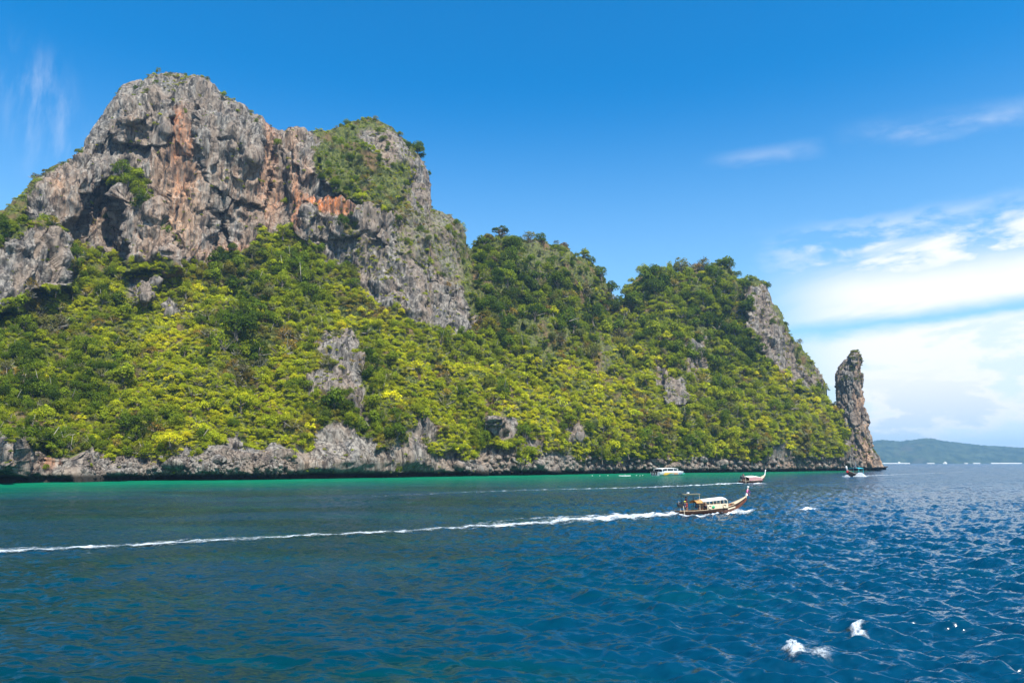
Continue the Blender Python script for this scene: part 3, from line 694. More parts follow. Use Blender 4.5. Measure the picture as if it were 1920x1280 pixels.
M_sand = plain('white_sand', (0.62, 0.58, 0.50), 0.9, scale=0.05)
V = []; Fc = []
for x0, x1, hgt_ in ((1650, 1706, 3.5), (1738, 1752, 3.0), (1768, 1776, 3.5), (1808, 1815, 3), (1824, 1838, 3.5), (1858, 1916, 4.5), (1925, 2050, 4)):
    for px in (x0, x1):
        u, _ = px_dir(px, 866); i = len(V); V += [(u * 6250, 6250, -1), (u * 6270, 6270, 3), (u * 6390, 6390, 2 + hgt_), (u * 6420, 6420, -1)]
    for k in range(3): Fc.append((i - 4 + k, i + k, i + k + 1, i - 4 + k + 1))
link('far_beach', mesh_np('far_beach', V, Fc, [M_sand], False), kind='structure')

# ------------------------------------------------------------------ sea air: one even, pale, closed box
m, nt, out = new_mat('sea_air'); v_ = nt.node('ShaderNodeVolumePrincipled'); v_.inputs['Color'].default_value = (0.36, 0.66, 1.0, 1); v_.inputs['Density'].default_value = HAZE; v_.inputs['Anisotropy'].default_value = 0.2
nt.l.new(v_.outputs[0], out.inputs['Volume'])
x0, x1, y0, y1, z0, z1 = -25000, 25000, -400, 13200, -7.2, 345
hv = [(x, y, z) for x in (x0, x1) for y in (y0, y1) for z in (z0, z1)]
hm = bpy.data.meshes.new('haze'); hm.from_pydata(hv, [], [(0, 1, 3, 2), (4, 6, 7, 5), (0, 4, 5, 1), (2, 3, 7, 6), (0, 2, 6, 4), (1, 5, 7, 3)]); hm.materials.append(m)
link('haze', hm, kind='stuff')

for px, lab in ((1685.5, 'small white house by the beach at the left end of the far shore'), (1772, 'small white house by the beach in the middle of the far shore')):
    u, _ = px_dir(px, 864); e_ = link('house', None, label=lab, category='house'); e_.location = (float(u) * 6330, 6330, 4)
    hm_ = bpy.data.meshes.new('wall'); hm_.from_pydata([(x, y, z) for x in (-8, 8) for y in (-5, 5) for z in (0, 7)], [], [(0, 1, 3, 2), (4, 6, 7, 5), (0, 4, 5, 1), (2, 3, 7, 6)]); hm_.materials.append(M_sand); link('wall', hm_, e_)
    rm_ = bpy.data.meshes.new('roof'); rm_.from_pydata([(-9, -6, 7), (9, -6, 7), (9, 6, 7), (-9, 6, 7), (-7, 0, 11), (7, 0, 11)], [], [(0, 1, 5, 4), (1, 2, 5), (2, 3, 4, 5), (3, 0, 4)]); rm_.materials.append(M_sand); link('roof', rm_, e_)

# ------------------------------------------------------------------ foliage prototypes (one leaf = one small blade)
def leaf_mesh(name, n_lobes, n_leaves, leaf, seed, flat=1.0, up=0.25, spread=0.62, lobe_r=0.42, mats=(), twigs=0):
    g = np.random.default_rng(seed)
    c = g.normal(size=(n_lobes, 3)); c[:, 2] = np.abs(c[:, 2]) * 0.9 - 0.15; c /= np.linalg.norm(c, axis=1)[:, None]
    c *= spread * g.uniform(0.65, 1.05, (n_lobes, 1)); c[:, 2] = c[:, 2] * flat + 0.35
    lr = lobe_r * g.uniform(0.65, 1.2, n_lobes); which = g.choice(n_lobes, n_leaves, p=lr ** 2 / (lr ** 2).sum())
    d = g.normal(size=(n_leaves, 3)); d /= np.linalg.norm(d, axis=1)[:, None]; d[:, 2] = np.where(d[:, 2] < -0.35, -d[:, 2], d[:, 2])
    pos = c[which] + d * lr[which][:, None] * g.uniform(0.72, 1.06, (n_leaves, 1)) * np.array([1, 1, 0.85 * flat])
    nrm = d + g.normal(scale=0.45, size=d.shape) + np.array([0, 0, up]); nrm /= np.linalg.norm(nrm, axis=1)[:, None]
    a = np.cross(nrm, g.normal(size=d.shape)); a /= np.linalg.norm(a, axis=1)[:, None]; b_ = np.cross(nrm, a)
    s1_ = leaf * g.uniform(0.6, 1.35, (n_leaves, 1)); s2_ = s1_ * g.uniform(0.45, 0.8, (n_leaves, 1))
    V = np.stack([pos - a * s1_, pos - b_ * s2_ + nrm * s1_ * 0.15, pos + a * s1_, pos + b_ * s2_ + nrm * s1_ * 0.15], 1).reshape(-1, 3)
    F = np.arange(n_leaves * 4).reshape(-1, 4)
    tone = np.repeat(g.uniform(0, 1, n_leaves) * 0.6 + 0.4 * g.uniform(0, 1, n_lobes)[which], 4)
    if twigs:   # bare, pale branches poking out of the leaves
        d_ = g.normal(size=(twigs, 3)); d_[:, 2] = np.abs(d_[:, 2]) * 0.7; d_ /= np.linalg.norm(d_, axis=1)[:, None]; q_ = np.cross(d_, g.normal(size=d_.shape)); q_ /= np.linalg.norm(q_, axis=1)[:, None]
        a0 = np.array([0, 0, 0.15]) + d_ * 0.2; a1 = np.array([0, 0, 0.25]) + d_ * g.uniform(0.95, 1.3, (twigs, 1)); a1[:, 2] *= 1.05
        V = np.concatenate([V, np.stack([a0 - q_ * .035, a1 - q_ * .012, a1 + q_ * .012, a0 + q_ * .035], 1).reshape(-1, 3)]); F = np.arange((n_leaves + twigs) * 4).reshape(-1, 4); tone = np.concatenate([tone, np.zeros(twigs * 4)])
    me = mesh_np(name, V, F, mats, False)
    if twigs: me.polygons.foreach_set('material_index', np.concatenate([np.zeros(n_leaves, np.int32), np.ones(twigs, np.int32)]))
    vattr(me, 'tone', tone); return me


def foliage_mat(name, source, base=None):
    m, nt, out = new_mat(name)
    tint = nt.attr('tint', source, 'Color') if base is None else base
    tone = nt.attr('tone'); p = nt.pos()
    wn = nt.noise(p, 0.11, 3, 0.6); col = nt.mix(nt.ramp(tone, 0.0, 1.0), nt.vm('SCALE', tint, 0.62), nt.vm('SCALE', tint, 1.45))
    col = nt.mix(nt.ramp(wn, 0.52, 0.68, 0.0, 0.30), col, nt.vm('MULTIPLY', tint, (1.7, 1.3, 0.8)))
    d = nt.node('ShaderNodeBsdfDiffuse'); tr = nt.node('ShaderNodeBsdfTranslucent'); mx = nt.node('ShaderNodeMixShader')
    nt.put(d.inputs[0], col); nt.put(tr.inputs[0], nt.vm('MULTIPLY', col, (1.15, 1.25, 0.6))); mx.inputs[0].default_value = 0.28
    nt.l.new(d.outputs[0], mx.inputs[1]); nt.l.new(tr.outputs[0], mx.inputs[2]); nt.l.new(mx.outputs[0], out.inputs[0]); return m


M_leaf_i = foliage_mat('leaves_on_slope', 'INSTANCER'); M_leaf_o = foliage_mat('leaves_of_tree', 'OBJECT')
M_bark = plain('bark', (0.13, 0.105, 0.08), 0.9, var=0.4, scale=3)
M_twig = plain('pale_branches', (0.34, 0.30, 0.25), 0.9, var=0.3, scale=3)
KINDS_ = [dict(n_lobes=13, n_leaves=950, leaf=0.068), dict(n_lobes=18, n_leaves=1050, leaf=0.06, lobe_r=0.34), dict(n_lobes=9, n_leaves=850, leaf=0.072, lobe_r=0.5),
          dict(n_lobes=16, n_leaves=1000, leaf=0.06, flat=1.35, lobe_r=0.33, twigs=7), dict(n_lobes=20, n_leaves=620, leaf=0.085, flat=0.9, spread=0.75, lobe_r=0.30, up=0.2),
          dict(n_lobes=22, n_leaves=620, leaf=0.08, flat=0.8, spread=0.8, lobe_r=0.27, up=0.2), dict(n_lobes=12, n_leaves=330, leaf=0.075, lobe_r=0.45, twigs=12), dict(n_lobes=7, n_leaves=360, leaf=0.12, lobe_r=0.55)]
protos_i = [leaf_mesh('foliage_clump', seed=30 + i, mats=[M_leaf_i, M_twig], **k) for i, k in enumerate(KINDS_)]
protos_o = [leaf_mesh('crown', seed=30 + i, mats=[M_leaf_o, M_twig], **k) for i, k in enumerate(KINDS_)]
PC = bpy.data.collections.new('foliage_sources')
for i, me in enumerate(protos_i):
    o = bpy.data.objects.new('foliage_source_%s' % 'abcdefgh'[i], me); PC.objects.link(o)


def instancer_group(name, coll):
    ng = bpy.data.node_groups.new(name, 'GeometryNodeTree')
    ng.interface.new_socket('Geometry', in_out='INPUT', socket_type='NodeSocketGeometry'); ng.interface.new_socket('Geometry', in_out='OUTPUT', socket_type='NodeSocketGeometry')
    N = ng.nodes; L = ng.links; gi = N.new('NodeGroupInput'); go = N.new('NodeGroupOutput'); ip = N.new('GeometryNodeInstanceOnPoints')
    ci = N.new('GeometryNodeCollectionInfo'); ci.inputs['Collection'].default_value = coll; ci.inputs['Separate Children'].default_value = True; ci.inputs['Reset Children'].default_value = True
    ip.inputs['Pick Instance'].default_value = True
    def na(nm, typ):
        a = N.new('GeometryNodeInputNamedAttribute'); a.data_type = typ; a.inputs[0].default_value = nm; return a.outputs[0]
    L.new(gi.outputs[0], ip.inputs['Points']); L.new(ci.outputs[0], ip.inputs['Instance']); L.new(na('pick', 'INT'), ip.inputs['Instance Index'])
    L.new(na('turn', 'FLOAT_VECTOR'), ip.inputs['Rotation']); L.new(na('size', 'FLOAT_VECTOR'), ip.inputs['Scale']); L.new(ip.outputs[0], go.inputs[0])
    return ng


def scatter(name, P, pick, turn, size, tint, group, **props):
    me = bpy.data.meshes.new(name); me.vertices.add(len(P)); me.vertices.foreach_set('co', np.asarray(P, np.float32).ravel())
    vattr(me, 'pick', pick, 'INT'); vattr(me, 'turn', turn, 'FLOAT_VECTOR'); vattr(me, 'size', size, 'FLOAT_VECTOR'); vattr(me, 'tint', tint, 'FLOAT_VECTOR')
    o = link(name, me, **props); md = o.modifiers.new('scatter', 'NODES'); md.node_group = group; return o


def at_hill(px, py):
    c_ = np.clip(((px + 330) / 1.75).round().astype(int), 0, len(cx) - 1); tt_ = np.clip((ysh[c_] - py) / (ysh[c_] - yto[c_]), 0, 1)
    r_ = np.clip((tt_ ** (1 / 0.93) * (NR - 1)).round().astype(int), 0, NR - 1); return P1[r_, c_], COV[r_, c_], N1[r_, c_], tt_


N1 = normals(P1)
if N1[NR // 2, 300, 1] > 0: N1 = -N1
LIME = [(330, 560, 130, 100, 1.0), (650, 570, 90, 70, 1.1), (330, 690, 120, 90, 1.1), (520, 700, 90, 110, 0.8), (330, 830, 36, 30, 2.2), (800, 660, 110, 90, 0.9), (980, 730, 120, 90, 0.9), (1100, 760, 100, 60, 0.8),
        (700, 600, 70, 50, 0.9), (1430, 760, 120, 90, 0.6), (1530, 800, 60, 60, 0.8), (1150, 640, 90, 60, 0.5), (1030, 570, 60, 25, 0.7), (200, 570, 80, 50, 0.6), (560, 790, 80, 50, 0.7), (1180, 740, 80, 60, 0.6), (760, 330, 60, 60, 0.5)]
DARK = [(455, 625, 46, 48, 1.6), (400, 520, 60, 36, 0.8), (540, 560, 70, 70, 0.7), (700, 680, 60, 40, 0.9), (30, 660, 60, 110, 0.9), (1010, 500, 140, 60, 0.55), (1300, 560, 150, 70, 0.5), (930, 600, 90, 40, 0.8),
        (1040, 640, 90, 50, 0.8), (1370, 650, 60, 60, 0.7), (220, 610, 50, 40, 0.6), (150, 720, 60, 50, 0.5), (600, 840, 40, 40, 0.4), (700, 810, 60, 30, 0.5), (950, 560, 50, 60, 0.8), (640, 300, 50, 60, 0.7), (800, 430, 60, 40, 0.5), (650, 418, 20, 22, 1.4), (100, 815, 50, 30, 0.6), (100, 490, 40, 40, 0.8)]


def field(px, py, L):
    o = np.zeros(np.shape(px))
    for x, y, a, b_, s_ in L: o += s_ * np.exp(-0.9 * (((px - x) / a) ** 2 + ((py - y) / b_) ** 2))
    return o


PAL = np.array([(0.032, 0.055, 0.007), (0.090, 0.130, 0.010), (0.212, 0.240, 0.013), (0.320, 0.345, 0.015), (0.50, 0.46, 0.018)])
DRY = np.array([(0.13, 0.10, 0.045), (0.24, 0.13, 0.035), (0.11, 0.085, 0.055)])


def tints(lev, dry, n):
    lev = np.clip(lev, 0, 3.999); i = lev.astype(int); f = (lev - i)[:, None]; c_ = PAL[i] * (1 - f) + PAL[np.minimum(i + 1, 4)] * f
    dc = DRY[rng.integers(0, 3, n)]; dm = (dry[:, None] * np.ones((n, 1))); return c_ * (1 - dm) + dc * dm


def cloud_pts(cell, x0=-330, x1=1655):
    gx, gy = np.meshgrid(np.arange(x0, x1, cell), np.arange(125, 905, cell)); gx = gx.ravel() + rng.uniform(-.6, .6, gx.size) * cell; gy = gy.ravel() + rng.uniform(-.6, .6, gy.size) * cell
    ok = (gy > top_y(gx) - 1) & (gy < shore_y(gx) - 6); return gx[ok], gy[ok]


# --- larger shrubs and trees
gx, gy = cloud_pts(10.5); Pb, cv, nb, tb = at_hill(gx, gy)
keep = rng.uniform(size=len(gx)) < np.where(cv > 0.9, 0.92, cv * 0.55); gx, gy, Pb, cv, nb, tb = (a[keep] for a in (gx, gy, Pb, cv, nb, tb))
n = len(gx); nz = fbm(Pb, (26, 26, 26), 3); nz2 = fbm(Pb, 9, 2, off=5.0); lime = field(gx, gy, LIME); dark = field(gx, gy, DARK)
lev = 2.05 + 0.80 * np.clip(lime, 0, 1.6) - 1.25 * np.clip(dark, 0, 1.4) + 1.3 * nz + 0.9 * nz2 + rng.normal(scale=0.6, size=n) - 0.25 * smooth(Pb[:, 2], 70, 180)
treeish = smooth(1.9 - lev, -0.3, 0.9)
rpx = (5.0 + 9.5 * treeish * rng.uniform(0.25, 1.0, n) ** 1.5 + rng.gamma(1.3, 2.1, n)) * np.where(cv > 0.9, 1, 0.62)
rad = rpx * Pb[:, 1] / FPX
dry = np.clip(smooth(fbm(Pb, 30, 3, off=9.0), 0.30, 0.75) * 0.75 + (rng.uniform(size=n) < 0.06) * 0.6, 0, 0.85) * (lev < 3.2)
tint_b = tints(lev, dry, n) * rng.uniform(0.8, 1.2, (n, 1))
kind = np.where(lev < 2.1, rng.choice([0, 1, 2, 3, 7], n), rng.choice([0, 1, 4, 5, 6], n)); kind = np.where(dry > 0.5, 6, kind)
Pb = Pb + np.clip(nb, -1, 1) * (rad * 0.45)[:, None]
size_b = np.stack([rad * rng.uniform(0.85, 1.2, n), rad * rng.uniform(0.85, 1.2, n), rad * rng.uniform(0.85, 1.25, n) * np.where(lev < 2, 1.15, 1.0)], 1)
Pb[:, 2] -= size_b[:, 2] * 0.28
turn_b = np.stack([rng.normal(scale=.12, size=n) + 0.0, rng.normal(scale=.12, size=n), rng.uniform(0, 6.28, n)], 1)

LAND = [(20, 430, 'green ledge at the far left'), (100, 325, 'left ridge of the big cliff'), (256, 355, 'buttress of the big cliff'), (330, 150, 'summit of the big cliff'), (700, 228, 'domed shoulder of the big cliff'),
        (690, 335, 'green face under the dome'), (810, 430, 'step below the dome'), (650, 415, 'orange ledge of the cliff'), (190, 520, 'foot of the left cliff'), (430, 510, 'foot of the orange cliff'),
        (640, 560, 'lower edge of the grey wall'), (60, 640, 'dark slope at the left edge'), (250, 640, 'bright slope under the left cliff'), (455, 625, 'dark clump in mid slope'), (630, 700, 'forked rock outcrop'),
        (820, 690, 'slope right of the forked outcrop'), (1000, 460, 'crest of the middle hill'), (1000, 640, 'rock patch of the middle hill'), (1155, 590, 'saddle between two hills'), (1290, 520, 'crest of the right hill'),
        (1430, 630, 'white rock face of the right hill'), (1265, 740, 'grey outcrop of the right hill'), (1530, 800, 'slope beside the sea stack'), (1300, 840, 'bank behind the speedboat'), (1080, 850, 'shore rocks of the middle hill'),
        (930, 800, 'overhanging boulder'), (760, 830, 'pale shore slab'), (450, 830, 'boulder beach'), (80, 800, 'dark shore cliff at the left'), (200, 780, 'low slope at the left'), (1130, 760, 'lime slope of the middle hill'), (1400, 760, 'lower slope of the right hill')]
ORD = ['leftmost', 'second from left', 'third from left', 'fourth from left', 'fifth from left', 'sixth from left', 'seventh from left', 'eighth from left', 'ninth from left', 'tenth from left', 'eleventh from left', 'twelfth from left', 'thirteenth from left', 'fourteenth from left',
       'fifteenth from left', 'sixteenth from left']
infr = (gx > 8) & (gx < 1640) & (gy > 120) & (gy < 872)
cand = np.where(infr)[0]; order = cand[np.argsort(-rpx[cand])]
picked = []; cnt = {}
for i in order:
    if len(picked) >= 290: break
    if any((gx[i] - gx[j]) ** 2 + (gy[i] - gy[j]) ** 2 < (0.9 * (rpx[i] + rpx[j])) ** 2 for j in picked): continue
    li = min(range(len(LAND)), key=lambda q: (gx[i] - LAND[q][0]) ** 2 + (1.3 * (gy[i] - LAND[q][1])) ** 2)
    kd = 'dry brownish' if dry[i] > 0.5 else ('dark green' if lev[i] < 1.2 else ('mid green' if lev[i] < 2.1 else 'yellow-green'))
    if cnt.get((li, kd), 0) >= 12: continue
    cnt[(li, kd)] = cnt.get((li, kd), 0) + 1; picked.append(i)
trunk_cache = []
for sd_ in range(4):
    g = random.Random(sd_); bm = bmesh.new()
    def limb(a, b_, r0, r1, k=6):
        a = Vector(a); b_ = Vector(b_); d_ = (b_ - a).normalized(); u = d_.orthogonal(); v_ = d_.cross(u)
        ra = [bm.verts.new(a + (u * math.cos(t_) + v_ * math.sin(t_)) * r0) for t_ in [2 * math.pi * q / k for q in range(k)]]
        rb = [bm.verts.new(b_ + (u * math.cos(t_) + v_ * math.sin(t_)) * r1) for t_ in [2 * math.pi * q / k for q in range(k)]]
        for q in range(k): bm.faces.new((ra[q], ra[(q + 1) % k], rb[(q + 1) % k], rb[q]))
    kx, ky = g.uniform(-.06, .06), g.uniform(-.06, .06)
    limb((0, 0, -0.35), (kx, ky, 0.12), 0.07, 0.05); 
    for q in range(5):
        a_ = q * 1.257 + g.uniform(-.3, .3); limb((kx, ky, 0.08 + 0.03 * q), (0.5 * math.cos(a_), 0.5 * math.sin(a_), 0.45 + 0.3 * g.random()), 0.035, 0.012, 5)
    limb((kx, ky, 0.1), (kx * 2, ky * 2, 0.75), 0.045, 0.015, 5)
    me = bpy.data.meshes.new('trunk'); bm.to_mesh(me); bm.free(); me.materials.append(M_bark); trunk_cache.append(me)


def make_tree(P, size, rot, kd, tint, label, group=None, name='tree', cat='tree'):
    e = link(name, None, label=label, category=cat); e.location = (float(P[0]), float(P[1]), float(P[2])); e.rotation_euler = tuple(float(q) for q in rot)
    e.scale = tuple(float(q) for q in size)
    if group: e['group'] = group
    c_ = link('crown', protos_o[kd], e); c_['tint'] = [float(q) for q in tint]
    link('trunk', trunk_cache[(int(abs(P[0])) + kd) % 4], e); return e


groups = {}
for i in picked:
    li = min(range(len(LAND)), key=lambda q: (gx[i] - LAND[q][0]) ** 2 + (1.3 * (gy[i] - LAND[q][1])) ** 2)
    kd = 'dry brownish' if dry[i] > 0.5 else ('dark green' if lev[i] < 1.2 else ('mid green' if lev[i] < 2.1 else 'yellow-green'))
    groups.setdefault((li, kd), []).append(i)
for (li, kd), mem in groups.items():
    mem.sort(key=lambda i: gx[i]); k = len(mem)
    for r_, i in enumerate(mem):
        shrub = lev[i] > 2.1 or dry[i] > 0.5; word = 'shrub' if shrub else 'tree'
        if k == 1: lab = 'largest %s %s by the %s' % (kd, word, LAND[li][2])
        else:
            w_ = 'rightmost' if r_ == k - 1 else ORD[r_]; lab = 'large %s %s, %s by the %s' % (kd, word, w_, LAND[li][2])
        make_tree(Pb[i], size_b[i], turn_b[i], int(kind[i]), tint_b[i], lab, 'large %s %ss on the island' % (kd, word), 'shrub' if shrub else 'tree', word)
rest = np.ones(n, bool); rest[picked] = False
NG = instancer_group('foliage_scatter', PC)
scatter('hillside_foliage', Pb[rest], kind[rest], turn_b[rest], size_b[rest], tint_b[rest], NG, kind='stuff', label='dense mass of shrubs and small trees over the island slopes')

# --- undergrowth, creepers and grass between them
ux, uy = cloud_pts(5.2); Pu, cu, nu, tu = at_hill(ux, uy)
keep = rng.uniform(size=len(ux)) < np.where(cu > 0.9, 0.95, np.clip(cu * 0.85 + 0.015, 0, 1)); ux, uy, Pu, cu, nu = (a[keep] for a in (ux, uy, Pu, cu, nu)); n = len(ux)
nz = fbm(Pu, (26, 26, 26), 3); nz2 = fbm(Pu, 6, 2, off=15.0)
levu = 2.35 + 0.76 * np.clip(field(ux, uy, LIME), 0, 1.6) - 1.0 * np.clip(field(ux, uy, DARK), 0, 1.3) + 0.9 * nz + 0.6 * nz2 + rng.normal(scale=0.35, size=n) - 0.2 * smooth(Pu[:, 2], 70, 180)
dryu = np.clip(smooth(fbm(Pu, 30, 3, off=9.0), 0.22, 0.7) * 0.8 + (rng.uniform(size=n) < 0.05) * 0.6, 0, 0.85)
dryu = np.where(cu < 0.5, np.maximum(dryu, rng.uniform(size=n) * 0.5), dryu)
ru = (3.2 + rng.gamma(1.8, 0.9, n)) * np.where(cu > 0.9, 1, 0.62) * Pu[:, 1] / FPX
szu = np.stack([ru * rng.uniform(0.9, 1.4, n), ru * rng.uniform(0.9, 1.4, n), ru * rng.uniform(0.8, 1.3, n)], 1)
Pu = Pu + nu * (ru * 0.1)[:, None]; Pu[:, 2] -= szu[:, 2] * 0.3
scatter('hillside_undergrowth', Pu, rng.choice([4, 5, 6, 2], n, p=[.35, .35, .2, .1]), np.stack([rng.normal(.1, .15, n), rng.normal(scale=.1, size=n), rng.uniform(0, 6.28, n)], 1), szu,
        tints(levu, dryu, n) * rng.uniform(0.8, 1.2, (n, 1)), NG, kind='stuff', label='low creepers and grass covering the slopes between the shrubs')
# plants on the sea stack
k_ = rng.integers(0, 60, 90); j_ = rng.integers(110, 190, 90); low = rng.integers(150, 205, 60); jl = rng.integers(90, 200, 60)
Pp = np.concatenate([PS[k_, j_], PS[low, jl]]); n = len(Pp); rr_ = rng.uniform(1.0, 2.4, n)
scatter('sea_stack_plants', Pp, rng.choice([0, 1, 6, 5], n), np.stack([0 * rr_, 0 * rr_, rng.uniform(0, 6, n)], 1), np.stack([rr_, rr_, rr_ * .8], 1), tints(rng.uniform(0.6, 2.2, n), rng.uniform(0, .5, n), n), NG,
        kind='stuff', label='small plants clinging to the top and foot of the sea stack')
# a few that one can name
NAMED = [(937, 446, 15, 4, 0.6, 'umbrella-shaped tree standing above the crest of the middle hill', (1.3, 1.3, .8), 12), (456, 632, 42, 1, 0.3, 'big dark rounded tree in the middle of the slope below the orange cliff', (1.1, 1, 1.0), -4),
         (333, 838, 22, 1, 4.0, 'bright yellow shrub just above the boulder beach', (1.3, 1, .85), 0), (645, 424, 17, 1, 0.5, 'lone dark tree rooted in the grey wall under the orange ledge', (1, 1, 1.2), 2), (662, 540, 17, 2, 0.9, 'round grey-green tree at the foot of the grey wall', (1, 1, 1), 2),
         (1276, 782, 12, 3, 0.3, 'small dark tree under the grey outcrop of the right hill', (1, 1, 1.2), 2), (400, 672, 15, 0, 0.5, 'small dark round tree left of and below the big dark tree', (1, 1, 1), 2), (252, 352, 18, 0, 1.4, 'bushy tree on top of the buttress of the big cliff', (1.2, 1, .9), 3),
         (270, 378, 18, 1, 1.2, 'bushy tree on the right shoulder of the cliff buttress', (1, 1, 1), 3), (1351, 499, 15, 7, 1.0, 'tree topping the highest knob of the right hill', (1.2, 1, 1), 1), (110, 824, 22, 3, 1.2, 'green tree overhanging the dark shore cliff at the left', (1.3, 1, .9), 3)]
for px, py, r_, kd, lv, lab, sc, lift in NAMED:
    Pn = at_hill(np.array([float(px)]), np.array([float(py)]))[0][0].copy(); rd = r_ * Pn[1] / FPX
    Pn[1] -= 4.0 + rd * 0.5; Pn[2] += lift * Pn[1] / FPX - rd * 0.45
    make_tree(Pn, (rd * sc[0], rd * sc[1], rd * sc[2]), (0, 0, px), kd, tints(np.array([lv]), np.array([0.0]), 1)[0], lab, None, 'shrub' if 'shrub' in lab else 'tree', 'shrub' if 'shrub' in lab else 'tree')
# ------------------------------------------------------------------ boulders along the shore
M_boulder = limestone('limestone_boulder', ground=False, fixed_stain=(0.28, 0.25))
boulders = []
for sd_ in range(7):
    g = np.random.default_rng(100 + sd_); bm = bmesh.new(); bmesh.ops.create_icosphere(bm, subdivisions=3, radius=1.0)
    V = np.array([v_.co[:] for v_ in bm.verts])
    for _ in range(9):
        nn_ = g.normal(size=3); nn_ /= np.linalg.norm(nn_); h_ = g.uniform(0.62, 0.9); d_ = V @ nn_ - h_; V = V - np.where(d_ > 0, d_ * 0.88, 0)[:, None] * nn_
    V = V * (1 + 0.10 * fbm(V * 1.0 + sd_ * 3, 0.8, 3) + 0.05 * ridged(V, 0.35, 2, off=sd_))[:, None]
    for v_, c_ in zip(bm.verts, V): v_.co = c_
    me = bpy.data.meshes.new('boulder'); bm.to_mesh(me); bm.free(); me.materials.append(M_boulder)
    me.polygons.foreach_set('use_smooth', np.full(len(me.polygons), sd_ % 2 == 0)); boulders.append(me)


def sea_point(px, py):
    gx_, gy_ = ground_pt(px, py); return Vector((gx_, gy_, 0.0))


def boulder(px, py, w_, h_, lab, grp=None, kd=None, out_=2.0):
    """px, py: middle of the stone"""
    sh_ = float(shore_y(px)); P = at_hill(np.array([float(px)]), np.array([min(float(py), sh_ - 1)]))[0][0]
    y_ = float(P[1]) - out_; x_, z_ = px_dir(px, py); s_ = y_ / FPX
    o = link('boulder', boulders[(kd if kd is not None else random.randrange(7))], label=lab, category='boulder')
    o.location = (float(x_) * y_, y_, CAM_H + float(z_) * y_); o.scale = (w_ / 2 * s_, w_ / 2 * s_ * 0.85, h_ / 2 * s_)
    o.rotation_euler = (random.uniform(-.25, .25), random.uniform(-.25, .25), random.uniform(0, 6.28) if w_ < h_ * 1.4 else random.uniform(-.4, .4))
    if grp: o['group'] = grp
    return o


for args in [(903, 883, 36, 24, 'rounded reddish boulder in the water at the right end of the pale slab'), (1037, 881, 38, 23, 'large warm grey boulder standing in the water below the middle hill'),
             (1097, 884, 24, 10, 'low tan boulder at the waterline right of the large warm grey boulder'), (1150, 886, 13, 9, 'small tan boulder alone at the waterline left of the speedboat'), (933, 886, 16, 8, 'flat cream stone beside the rounded reddish boulder'),
             (329, 868, 50, 26, 'broad pale boulder at the left end of the boulder beach'), (217, 886, 50, 16, 'long flat boulder low on the shore at the left'), (448, 836, 26, 20, 'grey block under the rocky spike above the boulder beach'),
             (408, 862, 34, 18, 'grey boulder in the upper middle of the boulder beach'), (461, 858, 34, 24, 'faceted white-edged boulder on the boulder beach'), (532, 852, 42, 26, 'dark square boulder at the right end of the boulder beach'),
             (925, 786, 38, 15, 'flat dark capstone of the overhang in the slope'), (948, 802, 22, 28, 'grey rounded block under the flat capstone'), (1008, 868, 34, 18, 'dark domed boulder on the shore of the middle hill'),
             (1264, 873, 30, 14, 'grey boulder on the bank just above the speedboat'), (1352, 868, 28, 14, 'pale split boulder on the shore of the right hill'), (1235, 866, 26, 18, 'tall dark boulder left of the speedboat roof'),
             (420, 846, 20, 22, 'upright dark wedge of rock on the boulder beach'), (1088, 818, 20, 26, 'dark upright rock in the slope above the shore of the middle hill'), (860, 872, 34, 20, 'rounded grey nose at the right end of the pale slab')]:
    boulder(*args)
SEG = [(150, 300, 'below the low slope at the left', 12), (345, 555, 'of the boulder beach', 42), (880, 1010, 'right of the pale shore slab', 22), (1010, 1130, 'below the middle hill', 20), (1130, 1230, 'left of the speedboat', 17),
       (1230, 1330, 'behind the speedboat', 17), (1330, 1440, 'behind the smaller longtail boat', 18), (1440, 1560, 'left of the sea stack', 18), (1560, 1640, 'at the foot of the sea stack', 10)]
for x0, x1, where, cnt_ in SEG:
    items = []; tries = 0
    while len(items) < cnt_ and tries < 4000:
        tries += 1; px = random.uniform(x0 + 3, x1 - 3); st_h_ = np.interp(px, *zip(*STRIP)); up_ = random.uniform(4, max(9, st_h_ * 0.85)) if x0 != 345 else random.uniform(5, 42)
        w_ = random.uniform(9, 19) * (1.1 if random.random() < .25 else 0.9); h_ = w_ * random.uniform(.5, .8)
        if all((px - q[0]) ** 2 + 2.2 * (up_ - q[1]) ** 2 > (0.42 * (w_ + q[2])) ** 2 for q in items): items.append((px, up_, w_, h_))
    tiers = {}
    for it in items: tiers.setdefault(min(2, int(it[1] // 13)), []).append(it)
    for tk, mem in tiers.items():
        mem.sort(); tn = ['waterline', 'middle', 'upper'][tk]
        for r_, it in enumerate(mem):
            w_ = 'only stone' if len(mem) == 1 else ('rightmost' if r_ == len(mem) - 1 else (ORD[r_] if r_ < len(ORD) else 'one'))
            boulder(it[0], float(shore_y(it[0])) - it[1], it[2], it[3], '%s of the %s grey boulders %s' % (w_, tn, where) if len(mem) > 1 else 'single %s grey boulder %s' % (tn, where), 'grey boulders along the shore', out_=0.8)
BC = bpy.data.collections.new('rubble_sources')
for i, me in enumerate(boulders[:5]):
    m2 = me.copy(); bm = bmesh.new(); bm.from_mesh(m2); bmesh.ops.delete(bm, geom=[], context='VERTS'); bm.free(); BC.objects.link(bpy.data.objects.new('rubble_source_%s' % 'abcde'[i], m2))
NR_ = 3200; rx = np.concatenate([rng.uniform(330, 556, 1500), rng.uniform(150, 330, 400), rng.uniform(870, 1650, 1300)]); st_ = np.interp(rx, *zip(*STRIP))
